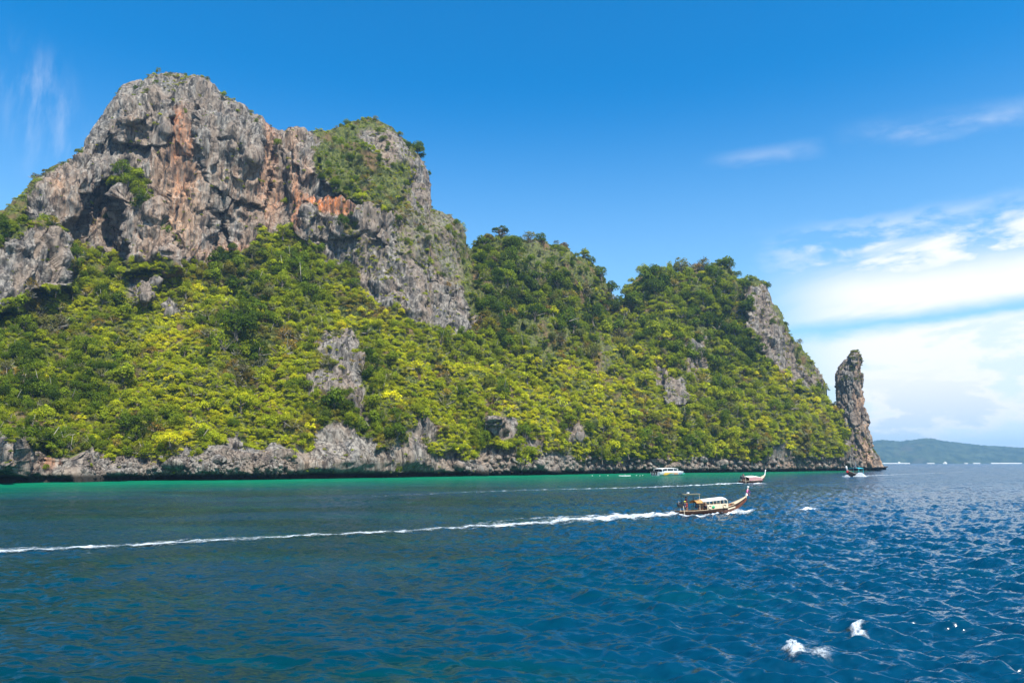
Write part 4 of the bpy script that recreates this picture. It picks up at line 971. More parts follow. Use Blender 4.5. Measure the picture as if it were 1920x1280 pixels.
ry = shore_y(rx) - 3 - rng.uniform(0, 1, NR_) ** 1.1 * np.where((rx > 330) & (rx < 560), 46, st_ * 0.9); Pr, cr_, nr_, _t = at_hill(rx, ry)
ok = Pr[:, 2] > 1.6; Pr = Pr[ok]; rx = rx[ok]; sr = (0.9 + rng.gamma(2.0, 0.75, len(Pr))) * Pr[:, 1] / FPX
scatter('shore_rubble', Pr, rng.integers(0, 5, len(Pr)), rng.uniform(-3, 3, (len(Pr), 3)), np.stack([sr, sr * .9, sr * .75], 1), np.ones((len(Pr), 3)), instancer_group('rubble_scatter', BC), kind='stuff', label='small broken stones piled along the shore')
# ------------------------------------------------------------------ boats: builders
class MB:
    def __init__(self): self.bm = bmesh.new()
    def box(self, c, s, rz=0.0, ry=0.0, rx=0.0, bevel=0.0):
        M = Matrix.Translation(c) @ Matrix.Rotation(rz, 4, 'Z') @ Matrix.Rotation(ry, 4, 'Y') @ Matrix.Rotation(rx, 4, 'X') @ Matrix.Diagonal((*s, 1)); bmesh.ops.create_cube(self.bm, size=1.0, matrix=M)
        if bevel: bmesh.ops.bevel(self.bm, geom=self.bm.edges[:], offset=bevel, segments=2, affect="EDGES")
        return self
    def tube(self, pts, rad, k=8, cap=True):
        pts = [Vector(p_) for p_ in pts]; rad = rad if hasattr(rad, '__len__') else [rad] * len(pts); rings = []
        for i, p_ in enumerate(pts):
            d_ = (pts[min(i + 1, len(pts) - 1)] - pts[max(i - 1, 0)]).normalized(); u = d_.cross(Vector((0, 1, 0)) if abs(d_.y) < .9 else Vector((0, 0, 1))).normalized(); v_ = d_.cross(u)
            rings.append([self.bm.verts.new(p_ + (u * math.cos(q * 2 * math.pi / k) + v_ * math.sin(q * 2 * math.pi / k)) * rad[i]) for q in range(k)])
        for a, b_ in zip(rings, rings[1:]):
            for q in range(k): self.bm.faces.new((a[q], a[(q + 1) % k], b_[(q + 1) % k], b_[q]))
        if cap: self.bm.faces.new(rings[0][::-1]); self.bm.faces.new(rings[-1])
        return self
    def grid(self, rows, close=False):
        R_ = [[self.bm.verts.new(p_) for p_ in r_] for r_ in rows]
        for a, b_ in zip(R_, R_[1:]):
            k = len(a)
            for q in range(k if close else k - 1): self.bm.faces.new((a[q], a[(q + 1) % k], b_[(q + 1) % k], b_[q]))
        return self
    def ball(self, c, s, sub=2): bmesh.ops.create_icosphere(self.bm, subdivisions=sub, radius=1.0, matrix=Matrix.Translation(c) @ Matrix.Diagonal((*s, 1))); return self
    def make(self, name, mat, parent=None, smooth_=False, solid=0.0, bevel=0.0):
        bmesh.ops.recalc_face_normals(self.bm, faces=self.bm.faces[:])
        if bevel: bmesh.ops.bevel(self.bm, geom=self.bm.edges[:], offset=bevel, segments=2, affect='EDGES')
        if solid: bmesh.ops.solidify(self.bm, geom=self.bm.faces[:], thickness=solid)
        me = bpy.data.meshes.new(name); self.bm.to_mesh(me); self.bm.free(); me.materials.append(mat)
        if smooth_: me.polygons.foreach_set('use_smooth', np.ones(len(me.polygons), bool))
        return link(name, me, parent)


def empty(name, loc, rz=0.0, sc=1.0, **props):
    e = link(name, None, **props); e.location = loc; e.rotation_euler = (0, 0, rz); e.scale = (sc,) * 3; return e


MT = {k: plain(k, c_, r_, var=v_, scale=s_) for k, (c_, r_, v_, s_) in dict(
    varnished_wood=((0.17, 0.05, 0.025), .45, .35, 3), dark_wood=((0.055, 0.03, 0.02), .6, .4, 3), pale_wood=((0.55, 0.42, 0.27), .6, .2, 4), cream_paint=((0.60, 0.51, 0.36), .5, .1, 3), white_paint=((0.70, 0.70, 0.68), .4, .05, 2),
    white_canvas=((0.66, 0.63, 0.56), .8, .06, 2), ochre_canvas=((0.42, 0.22, 0.07), .8, .25, 3), olive_canvas=((0.10, 0.09, 0.05), .8, .3, 4), black_metal=((0.02, 0.02, 0.022), .45, .3, 8), steel=((0.35, 0.35, 0.36), .4, .2, 8),
    red_cloth=((0.62, 0.03, 0.03), .8, .15, 9), pink_cloth=((0.72, 0.16, 0.32), .8, .15, 9), purple_cloth=((0.30, 0.10, 0.50), .8, .15, 9), garland=((0.85, 0.80, 0.70), .8, .15, 20), green_cloth=((0.02, 0.32, 0.14), .8, .15, 5), yellow_cloth=((0.62, 0.62, 0.10), .8, .1, 5),
    skin=((0.34, 0.18, 0.11), .6, .08, 8), hair_=((0.015, 0.012, 0.01), .7, .2, 20), navy_cloth=((0.03, 0.04, 0.09), .8, .2, 8), white_cloth=((0.75, 0.75, 0.75), .8, .08, 8), tan_cloth=((0.45, 0.36, 0.24), .8, .1, 8), blue_cloth=((0.05, 0.16, 0.45), .8, .1, 8),
    rose_canvas=((0.42, 0.21, 0.22), .8, .2, 4), turquoise_paint=((0.03, 0.35, 0.42), .5, .1, 3), dark_glass=((0.02, 0.03, 0.035), .08, .2, 2), orange_paint=((0.70, 0.24, 0.06), .4, .1, 3), gold_paint=((0.60, 0.38, 0.03), .4, .1, 3), blue_paint=((0.03, 0.12, 0.32), .4, .1, 3), aqua_paint=((0.10, 0.45, 0.42), .4, .1, 3)).items()}


def skinned(name, joints, bones, mat, parent, sub=2):
    """one continuous surface grown round a skeleton: joints {id: (xyz, radius)}"""
    ids = list(joints); me = bpy.data.meshes.new(name); me.from_pydata([joints[i][0] for i in ids], [(ids.index(a), ids.index(b_)) for a, b_ in bones], [])
    o = bpy.data.objects.new(name, me); COL.objects.link(o); o.modifiers.new('skin', 'SKIN')
    for i, sv in enumerate(me.skin_vertices[0].data): sv.radius = (joints[ids[i]][1],) * 2; sv.use_root = i == 0
    sb = o.modifiers.new('sub', 'SUBSURF'); sb.levels = sub; sb.render_levels = sub
    dg = bpy.context.evaluated_depsgraph_get(); m2 = bpy.data.meshes.new_from_object(o.evaluated_get(dg)); bpy.data.objects.remove(o); m2.name = name; m2.materials.clear(); m2.materials.append(mat)
    m2.polygons.foreach_set('use_smooth', np.ones(len(m2.polygons), bool)); return link(name, m2, parent)


def person(loc, rz, sc, pose, top, bottom, label, hat=None, group=None):
    e = empty('person', loc, rz, sc, label=label, category='person')
    if group: e['group'] = group
    st_ = pose == 'stand'; hz = 0.92 if st_ else 0.45
    J = {'hip': ((0, 0, hz), .13), 'belly': ((0.02, 0, hz + .2), .125), 'chest': ((0.03, 0, hz + .42), .14), 'neck': ((0.03, 0, hz + .56), .055), 'head': ((0.05, 0, hz + .66), .088), 'crown': ((0.05, 0, hz + .76), .085)}
    B = [('hip', 'belly'), ('belly', 'chest'), ('chest', 'neck'), ('neck', 'head'), ('head', 'crown')]
    for s_, t_ in ((1, 'l'), (-1, 'r')):
        J['sh' + t_] = ((0.03, .18 * s_, hz + .48), .06)
        J['el' + t_] = ((0.14 if st_ else 0.16, .26 * s_, hz + .24), .042); J['wr' + t_] = ((0.38 if st_ else .36, .2 * s_, hz + (.22 if st_ else .14)), .03); J['ha' + t_] = ((0.47 if st_ else .44, .18 * s_, hz + (.22 if st_ else .13)), .036)
        B += [('chest', 'sh' + t_), ('sh' + t_, 'el' + t_), ('el' + t_, 'wr' + t_), ('wr' + t_, 'ha' + t_)]
        J['kn' + t_] = ((0.02, .12 * s_, .48), .065) if st_ else ((0.42, .13 * s_, .47), .07)
        J['an' + t_] = ((-0.02, .13 * s_, .08), .042) if st_ else ((0.45, .13 * s_, .07), .045); J['to' + t_] = ((0.16, .14 * s_, .035), .036) if st_ else ((0.62, .13 * s_, .035), .036)
        J['th' + t_] = ((0, .10 * s_, hz - .06), .09)
        B += [('hip', 'th' + t_), ('th' + t_, 'kn' + t_), ('kn' + t_, 'an' + t_), ('an' + t_, 'to' + t_)]
        for q in range(4): J['f%d' % q + t_] = ((J['ha' + t_][0][0] + .07 + .01 * (q in (1, 2)), J['ha' + t_][0][1] + (q - 1.5) * .02, J['ha' + t_][0][2] - .02), .009); B.append(('ha' + t_, 'f%d' % q + t_))
        J['tb' + t_] = ((J['ha' + t_][0][0] + .03, J['ha' + t_][0][1] - .05 * s_, J['ha' + t_][0][2] - .01), .011); B.append(('ha' + t_, 'tb' + t_))
    skinned('body', J, B, MT['skin'], e, 1)
    gr = lambda k, a: (J[k][0], J[k][1] + a)
    mid = lambda a, b_, f: tuple(J[a][0][i] * (1 - f) + J[b_][0][i] * f for i in range(3))
    J2 = {'hip': gr('hip', .015), 'belly': gr('belly', .018), 'chest': gr('chest', .018), 'col': (mid('chest', 'neck', .55), .075)}; B2 = [('hip', 'belly'), ('belly', 'chest'), ('chest', 'col')]
    for t_ in 'lr': J2['sh' + t_] = gr('sh' + t_, .02); J2['sl' + t_] = (mid('sh' + t_, 'el' + t_, .6), .062); B2 += [('chest', 'sh' + t_), ('sh' + t_, 'sl' + t_)]
    skinned('shirt', J2, B2, MT[top], e, 1)
    J3 = {'hip': gr('hip', .022)}; B3 = []
    for t_ in 'lr': J3['th' + t_] = gr('th' + t_, .018); J3['kn' + t_] = (mid('th' + t_, 'kn' + t_, .95), .082); B3 += [('hip', 'th' + t_), ('th' + t_, 'kn' + t_)]
    skinned('shorts', J3, B3, MT[bottom], e, 1)
    h_ = hz + .70
    MB().ball((0.035, 0, h_ + .045), (.098, .092, .085)).make('hair', MT['hair_'], e, True)
    MB().ball((0.138, 0, h_ - .02), (.018, .014, .022), 1).make('nose', MT['skin'], e, True)
    if hat: MB().ball((0.05, 0, h_ + .08), (.13, .13, .075)).tube([(0.05, 0, h_ + .05), (0.05, 0, h_ + .065)], .19, 14).make('hat', MT[hat], e, True)
    return e


def hull_lines(L, beam, low=0.0):
    xs = np.linspace(-L / 2, L / 2, 41); out_ = []
    for x in xs:
        u = (x + L / 2) / L
        b_ = beam * (0.62 + 0.38 * math.sin(min(1, u / 0.45) * math.pi / 2)) if u < .45 else beam * math.cos(min(1, (u - .45) / .555) * math.pi / 2) ** 0.85
        g_ = 0.64 - 0.10 * math.sin(min(1, u / .5) * math.pi) + 1.38 * max(0, (u - .5) / .5) ** 2.1
        k_ = -0.32 + 1.76 * max(0, (u - .62) / .38) ** 2.3
        out_.append((x, max(b_, 0.035), g_, min(k_, g_ - 0.16)))
    return out_


def longtail(loc, rz, sc, label, style, crew):
    e = empty('longtail_boat', loc, rz, sc, label=label, category='longtail boat')
    L = 11.8; HL = hull_lines(L, 0.95); prof = [0.0, .45, .72, .88, 1.0]; hz_ = [0.0, .10, .34, .66, 1.0]
    def sec(x, b_, g_, k_, s_=1): return [(x, s_ * b_ * p_, k_ + (g_ - k_) * h_) for p_, h_ in zip(prof, hz_)]
    rows = [sec(*q, s_=-1)[::-1] + sec(*q)[1:] for q in HL]
    MB().grid(rows).make('hull', MT['varnished_wood'], e, True)
    t_ = MB(); t_.bm.faces.new([t_.bm.verts.new(p_) for p_ in rows[0]]); t_.make('transom', MT['dark_wood'], e)
    up_ = MB()
    for s_ in (-1, 1): up_.grid([[(q[0], s_ * (q[1] * (.93 + .07 * f) + .012), q[3] + (q[2] - q[3]) * (.70 + .3 * f)) for f in (0, .5, 1)] for q in HL])
    up_.make('upper_strake', MT['dark_wood'], e, True)
    for s_ in (-1, 1): MB().tube([(q[0], s_ * q[1], q[2] + .01) for q in HL], .035, 6).make('gunwale_rail', MT['pale_wood'] if style == 'main' else MT['cream_paint'], e, True)
    MB().grid([[(q[0], -q[1] * .93, max(.28, q[2] - .35)), (q[0], q[1] * .93, max(.28, q[2] - .35))] for q in HL[1:-3]]).make('deck', MT['pale_wood'], e)
    MB().grid([[(q[0], -q[1] * .97, q[2] - .03), (q[0], 0, q[2] + .03), (q[0], q[1] * .97, q[2] - .03)] for q in HL[32:]]).make('foredeck', MT['pale_wood'], e)
    for i in range(24, 34, 2):
        q = HL[i]; MB().box((q[0], 0, q[2] - .12), (.06, q[1] * 1.9, .06)).make('thwart', MT['pale_wood'], e)
    # high stem post with ribbons and garland
    xb = L / 2; zb = HL[-1][2]
    MB().tube([(xb - .5, 0, zb - .55), (xb - .08, 0, zb - .1), (xb + .10, 0, zb + .38), (xb + .27, 0, zb + .85), (xb + .42, 0, zb + 1.3)], [.10, .11, .09, .08, .12], 8).make('stem_post', MT['white_paint'] if style != 'main' else MT['cream_paint'], e, True)
    if style == 'main':
        MB().ball((xb + .03, 0, zb + .12), (.17, .16, .15)).ball((xb + .06, 0, zb + .3), (.13, .13, .1)).make('garland', MT['garland'], e, True)
        for k_, (mn, a, b_) in enumerate((('pink_cloth', .25, .55), ('purple_cloth', .6, .65), ('red_cloth', -.05, .5))):
            z0 = zb + .25 + a; x0 = xb + .13 + a * .33
            MB().grid([[(x0 + .02 * k_ + .12 * j_, -.13 + .02 * math.sin(j_ * 2), z0 - b_ * j_ / 4 + .1), (x0 + .02 * k_ + .12 * j_ + .02, .02 + .03 * math.sin(j_ * 3), z0 - b_ * j_ / 4 + .12)] for j_ in range(4)]).make('ribbon', MT[mn], e, solid=.015)
        MB().tube([(xb + .10, 0, zb + .38), (xb + .19, 0, zb + .62), (xb + .28, 0, zb + .86)], [.115, .105, .10], 8).make('wrapped_cloth', MT['pink_cloth'], e, True)
        MB().tube([(xb + .36, 0, zb + 1.1), (xb + .43, 0, zb + 1.33)], [.13, .15], 8).make('post_cap', MT['white_paint'], e, True)
        MB().box((2.6, -.745, 0.58), (1.5, .03, .17), rz=.155, ry=-.14).make('name_board', MT['cream_paint'], e)
    else:
        MB().tube([(xb + .36, 0, zb + 1.1), (xb + .42, 0, zb + 1.31)], [.10, .12], 8).make('post_cap', MT['white_paint'], e, True)
    # engine on its pivot, long propeller shaft, tiller
    en = MB().box((-L / 2 + .55, 0, 1.35), (.75, .5, .48), ry=.25, bevel=.05).make('engine', MT['black_metal'], e)
    MB().ball((-L / 2 + .45, .05, 1.72), (.22, .22, .16)).tube([(-L / 2 + .75, -.2, 1.5), (-L / 2 + .8, -.2, 1.95)], .05, 8).make('air_filter', MT['black_metal'], en, True)
    MB().tube([(-L / 2 + .3, -.28, 1.75), (-L / 2 + .05, -.3, 2.0), (-L / 2 + .15, -.3, 1.55)], .035, 6).make('exhaust', MT['steel'], en)
    MB().tube([(-L / 2 + .55, 0, .3), (-L / 2 + .55, 0, 1.15)], .06, 8).make('engine_post', MT['steel'], e)
    MB().tube([(-L / 2 + .3, 0, 1.1), (-L / 2 - 1.2, 0, .55), (-L / 2 - 3.0, .05, .02)], .045, 8).make('propeller_shaft', MT['black_metal'], e)
    MB().tube([(-L / 2 + .9, 0, 1.45), (-L / 2 + 1.7, -.05, 1.3)], .03, 6).make('tiller', MT['steel'], e)
    MB().tube([(-L / 2 + .55, -.9, -.1), (-L / 2 + .5, -.93, .6), (-L / 2 + .42, -.92, 1.3)], .05, 6).make('rudder_post', MT['cream_paint'], e)
    # canopies
    if style == 'main':
        MB().grid([[(x, y, 2.86 - .10 * (y / .8) ** 2 - .05 * (x + 5) / 3) for y in (-.8, -.4, 0, .4, .8)] for x in (-5.1, -4.2, -3.3, -2.35)]).make('sun_canopy', MT['olive_canvas'], e, solid=.04)
        for x, y in ((-4.6, -.72), (-4.6, .72), (-2.65, -.72), (-2.65, .72)): MB().tube([(x, y, .45), (x, y, 2.80)], .03, 6).make('canopy_post', MT['cream_paint'] if (y < 0 and x > -3) else MT['dark_wood'], e)
        MB().box((-3.9, .1, 2.93), (.34, .3, .14), bevel=.03).make('roof_bundle', MT['white_cloth'], e)
        MB().grid([[(x, .86 * math.sin(a), 1.45 + .48 * math.cos(a)) for a in np.linspace(-1.45, 1.45, 9)] for x in (-3.25, -2.8, -2.3, -1.75)]).make('ochre_hood', MT['ochre_canvas'], e, True, solid=.04)
        zr = lambda x: 1.98 + .16 * (x + 2.2) / 4.1 - .32 * max(0, (x - 1.5) / .5) ** 2
        MB().grid([[(x, .92 * math.sin(a), zr(x) - .42 + .42 * math.cos(a)) for a in np.linspace(-1.35, 1.35, 11)] for x in (-2.2, -1.2, -.2, .8, 1.5, 1.75, 1.95)]).make('roof', MT['white_canvas'], e, True, solid=.05)
        for k_ in range(7):
            x = -1.75 + .6 * k_
            for s_ in (-1, 1): MB().box((x, s_ * .88, 1.45), (.07, .05, .62)).make('roof_post', MT['cream_paint'], e)
        for s_ in (-1, 1): MB().box((.15, s_ * .93, .96), (3.5, .04, .62)).make('side_panel', MT['cream_paint'], e)
        for x_, mn in ((-1.2, 'cream_paint'), (-.62, 'green_cloth'), (1.25, 'pale_wood')):
            k__ = MB(); k__.tube([(x_ + .24 * math.cos(a), -.99, .93 + .24 * math.sin(a)) for a in np.linspace(0, 2 * math.pi, 15)], .055, 6); k__.make('life_ring' if mn != 'green_cloth' else 'green_bag', MT[mn], e, True) if mn != 'green_cloth' else MB().ball((x_, -.98, .88), (.26, .08, .2)).make('green_bag', MT[mn], e, True)
    else:
        zr = lambda x: 1.62 + .22 * math.sin((x + 4) / 5.5 * math.pi)
        MB().grid([[(x, .95 * math.sin(a), zr(x) - .35 + .35 * math.cos(a)) for a in np.linspace(-1.35, 1.35, 11)] for x in np.linspace(-3.9, 2.0, 9)]).make('roof', MT['white_canvas'], e, True, solid=.05)
        for s_ in (-1, 1):
            MB().grid([[(x, s_ * .93, zr(x) - .32), (x, s_ * .95, .62)] for x in np.linspace(-3.6, 2.6, 9)]).make('side_curtain', MT['rose_canvas'], e, solid=.03)
            for k_ in range(6): MB().box((-3.8 + 1.1 * k_, s_ * .97, 1.05), (.06, .05, 1.0)).make('roof_post', MT['cream_paint'], e)
    return e


def at_sea(px, py): p_ = sea_point(px, py); return p_


def head_to(p0, p1):
    a = sea_point(*p0); b_ = sea_point(*p1); return math.atan2(b_.y - a.y, b_.x - a.x), (a + b_) / 2, (b_ - a).length


def local(e, x, y, z):
    c_, s_ = math.cos(e.rotation_euler.z), math.sin(e.rotation_euler.z); k_ = e.scale[0]
    return (e.location.x + k_ * (x * c_ - y * s_), e.location.y + k_ * (x * s_ + y * c_), e.location.z + k_ * z)


hd, mid_, ln_ = head_to((1270, 964.8), (1402, 960.8))
B1 = longtail(mid_ + Vector((0, 0, .12)), hd, ln_ / 11.8, 'larger longtail boat with white arched roof, beribboned bow and long white wake', 'main', 0)
B1.rotation_euler = (0, R(-2.0), hd)
person(local(B1, -4.35, 0.05, .32), hd + 2.9, B1.scale[0] * 1.12, 'stand', 'red_cloth', 'red_cloth', 'person in red standing by the engine of the larger longtail boat')
person(local(B1, -4.9, -0.35, .45), hd + .3, B1.scale[0], 'sit', 'navy_cloth', 'navy_cloth', 'person in dark clothes and yellow hat sitting at the stern of the larger longtail boat', hat='yellow_cloth')
for k_, (x_, y_, mn, lb) in enumerate(((-3.0, -.3, 'navy_cloth', 'passenger in dark clothes sitting behind the ochre hood post of the larger boat'), (-2.45, -.2, 'tan_cloth', 'passenger in tan sitting under the ochre hood of the larger boat'), (-1.5, -.35, 'red_cloth', 'passenger in dull red under the aft end of the white roof'),
                                      (-.3, -.4, 'navy_cloth', 'passenger in navy under the middle of the white roof'), (.35, -.35, 'tan_cloth', 'passenger in tan under the forward half of the white roof'), (1.15, -.35, 'navy_cloth', 'foremost passenger in dark clothes under the white roof'))):
    person(local(B1, x_, y_, .50), hd, B1.scale[0], 'sit', mn, 'navy_cloth', lb)
hd2, mid2, ln2 = head_to((1389, 905.5), (1435, 903.6))
B2 = longtail(mid2, hd2, ln2 / 11.8, 'smaller longtail boat with low pale roof and rose side curtains, farther out', 'second', 0)
B2.scale = (B2.scale[0], B2.scale[0], B2.scale[0] * .84)
person(local(B2, -4.6, 0, .35), hd2, B2.scale[0], 'stand', 'navy_cloth', 'navy_cloth', 'person in dark clothes standing at the stern of the smaller longtail boat')
# small boat rushing to the left by the cape
hd3, mid3, ln3 = head_to((1614, 891.8), (1589, 893.0))
B3 = empty('motorboat', mid3, hd3, ln3 / 9.0 * 1.0, label='small dark motorboat with turquoise canopy in white spray below the sea stack', category='motorboat')
B3.scale = (B3.scale[0], B3.scale[0], B3.scale[0] * .62)
HL = hull_lines(9.0, 1.0); rows = [[(q[0], -q[1], q[2]), (q[0], -q[1] * .8, q[3] + .2), (q[0], 0, q[3]), (q[0], q[1] * .8, q[3] + .2), (q[0], q[1], q[2])] for q in HL]
MB().grid(rows).make('hull', MT['dark_wood'], B3, True)
MB().grid([[(q[0], -q[1] * .95, max(.4, q[2] - .1)), (q[0], q[1] * .95, max(.4, q[2] - .1))] for q in HL[1:-1]]).make('deck', MT['varnished_wood'], B3)
for s_ in (-1, 1): MB().tube([(q[0], s_ * q[1], q[2]) for q in HL], .05, 6).make('gunwale_rail', MT['cream_paint'], B3)
MB().tube([(4.2, 0, 1.4), (4.6, 0, 2.2), (4.9, 0, 3.1)], [.14, .13, .16], 8).make('stem_post', MT['white_paint'], B3, True)
MB().box((4.45, 0, 1.5), (.3, .3, .5)).make('red_cloth_wrap', MT['red_cloth'], B3)
MB().grid([[(x, 1.0 * math.sin(a), 2.3 + .35 * math.cos(a)) for a in np.linspace(-1.4, 1.4, 9)] for x in (-3.2, -1.5, 0.2)]).make('canopy', MT['turquoise_paint'], B3, True, solid=.05)
for x, y in ((-3.0, -.9), (-3.0, .9), (0, -.9), (0, .9)): MB().tube([(x, y, .6), (x, y, 2.4)], .045, 6).make('canopy_post', MT['turquoise_paint'], B3)
MB().tube([(-1.6, 0, 2.6), (-1.6, 0, 4.4)], .05, 6).make('mast', MT['steel'], B3)
person(local(B3, -1.0, 0, .5), hd3, B3.scale[0], 'stand', 'navy_cloth', 'navy_cloth', 'person in dark clothes under the turquoise canopy of the small motorboat')

# speedboat lying close to the rocks
hd4, mid4, ln4 = head_to((1229, 891.6), (1281, 890.6))
B4 = empty('speedboat', mid4 + Vector((0, 0, .1)), hd4, ln4 / 12.0, label='white covered speedboat with gold flash on its side lying close to the rocks', category='speedboat')
B4.scale = (B4.scale[0], B4.scale[0], B4.scale[0] * .70)
xs = np.linspace(-6, 6, 25); hl = []
for x in xs:
    u = (x + 6) / 12; b_ = 1.55 * (1 if u < .6 else math.cos((u - .6) / .41 * math.pi / 2) ** .7); hl.append((x, max(b_, .05), 1.25 + .12 * u, -.3 + 1.25 * max(0, (u - .72) / .28) ** 1.8))
MB().grid([[(x, -b_, g_), (x, -b_ * .93, (g_ + k_) / 2), (x, -b_ * .75, k_ + .25), (x, 0, k_), (x, b_ * .75, k_ + .25), (x, b_ * .93, (g_ + k_) / 2), (x, b_, g_)] for x, b_, g_, k_ in hl]).make('hull', MT['white_paint'], B4, True)
MB().grid([[(x, -b_ * .98, g_), (x, 0, g_ + .06), (x, b_ * .98, g_)] for x, b_, g_, k_ in hl]).make('deck', MT['white_paint'], B4)
t_ = MB(); x, b_, g_, k_ = hl[0]; t_.bm.faces.new([t_.bm.verts.new(p_) for p_ in ((x, -b_, g_), (x, -b_ * .75, k_ + .25), (x, 0, k_), (x, b_ * .75, k_ + .25), (x, b_, g_))]); t_.make('transom', MT['white_paint'], B4)
MB().grid([[(x, -1.35 * w_, z), (x, -.7 * w_, z + .12), (x, .7 * w_, z + .12), (x, 1.35 * w_, z)] for x, w_, z in ((-4.9, .95, 2.35), (-4, 1, 2.55), (0, 1, 2.6), (1.6, .95, 2.5), (2.3, .85, 2.2), (3.0, .7, 1.6))]).make('roof', MT['white_paint'], B4, True, solid=.09)
for s_ in (-1, 1):
    for x0, x1 in ((-4.6, -3.0), (-2.5, -.2), (.0, 1.5), (1.65, 2.35)): MB().grid([[(x, s_ * 1.30, 1.55), (x, s_ * 1.28, 2.32 if x < 2 else 1.9)] for x in (x0, x1)]).make('window', MT['dark_glass'], B4, solid=.03)
    for x, a in ((-4.8, 0), (-2.75, .1), (-.1, 0), (1.58, .15)): MB().box((x, s_ * 1.31, 1.85), (.16, .06, 1.2), ry=a).make('roof_post', MT['white_paint'], B4)
    MB().box((-.6, s_ * 1.36, 1.42), (7.6, .06, .34)).make('coaming', MT['white_paint'], B4)
def side_patch(pts, nm, mn):
    q = MB(); q.bm.faces.new([q.bm.verts.new((x, -(1.585 if z > .75 else 1.53), z)) for x, z in pts]); q.make(nm, MT[mn], B4, solid=.02)
side_patch([(-4.7, .25), (-4.4, .85), (-3.9, 1.02), (.2, 1.0), (-2.0, .78), (-3.2, .25)], 'gold_flash', 'gold_paint')
for x0 in (-.1, .32, .74, 1.12): side_patch([(x0, .42), (x0 + .05, .9), (x0 + .3, .9), (x0 + .25, .42)], 'orange_letter', 'orange_paint')
for x0 in (2.0, 2.4, 2.8): side_patch([(x0, .45), (x0 + .07, .88), (x0 + .3, .88), (x0 + .22, .45)], 'blue_letter', 'blue_paint')
side_patch([(3.4, .35), (3.9, .85), (4.6, .9), (4.4, .55)], 'aqua_flash', 'aqua_paint')
for y in (-.6, .1, .8):
    g_ = MB().box((-6.35, y, 1.35), (.5, .4, .75), bevel=.08).make('outboard_motor', MT['black_metal'], B4); MB().box((-6.35, y, .6), (.22, .16, .9)).make('motor_leg', MT['black_metal'], g_)
# people and floats in the shallow water
def swimmer(px, py, lab, hatc='hair_'):
    g_ = sea_point(px, py); e = empty('person', g_, random.uniform(0, 6), 1.0, label=lab, category='person')
    skinned('body', {'hip': ((-.75, 0, -.12), .12), 'belly': ((-.5, 0, -.06), .12), 'chest': ((-.25, 0, 0), .15), 'neck': ((-.05, 0, .08), .06), 'head': ((.05, 0, .17), .10), 'top': ((.09, 0, .26), .09), 'sl': ((-.2, .2, 0), .06), 'el': ((.05, .42, .02), .045), 'hl': ((.3, .4, .04), .04), 'sr': ((-.2, -.2, 0), .06), 'er': ((.05, -.42, .02), .045), 'hr': ((.3, -.4, .04), .04),
                     'kl': ((-1.15, .1, -.2), .07), 'fl': ((-1.6, .12, -.2), .045), 'kr': ((-1.15, -.1, -.2), .07), 'fr': ((-1.6, -.12, -.2), .045)},
            [('hip', 'belly'), ('belly', 'chest'), ('chest', 'neck'), ('neck', 'head'), ('head', 'top'), ('chest', 'sl'), ('sl', 'el'), ('el', 'hl'), ('chest', 'sr'), ('sr', 'er'), ('er', 'hr'), ('hip', 'kl'), ('kl', 'fl'), ('hip', 'kr'), ('kr', 'fr')], MT['skin'], e, 1)
    MB().ball((.06, 0, .25), (.12, .11, .10)).make('hair' if hatc == 'hair_' else 'swim_cap', MT[hatc], e, True)
    MB().ball((-.3, 0, .10), (.32, .26, .12)).make('life_vest', MT['white_cloth'], e, True)
for px, py, lab in ((1111, 891.6, 'leftmost lone swimmer in the shallows below the shore rocks'), (1124.5, 891.8, 'second lone swimmer from the left in the shallows'), (1140, 891.4, 'swimmer midway between the lone swimmers and the white rowing raft'), (1194, 891.2, 'left one of the three swimmers just left of the speedboat'), (1200.5, 891.8, 'middle one of the three swimmers just left of the speedboat'), (1205, 891, 'right one of the three swimmers just left of the speedboat')):
    swimmer(px, py, lab, 'white_cloth')
e = empty('kayak', sea_point(1171.5, 892), .05, 1.0, label='long white kayak in the green shallows left of the speedboat', category='kayak')
MB().grid([[(x, .42 * (1 - (x / 3.6) ** 2) ** .6 * math.cos(a) if abs(x) < 3.59 else 0, .1 + .2 * math.sin(a) + .12 * (x / 3.6) ** 4) for a in np.linspace(0, 2 * math.pi, 11)] for x in np.linspace(-3.6, 3.6, 17)]).make('hull', MT['white_paint'], e, True)
MB().tube([(-.5, -1.2, .5), (.5, 1.2, .95)], .03, 6).make('paddle', MT['white_paint'], e)
person((e.location.x + .2, e.location.y, -.2), 0, .9, 'sit', 'white_cloth', 'white_cloth', 'person in white sitting in the white kayak')
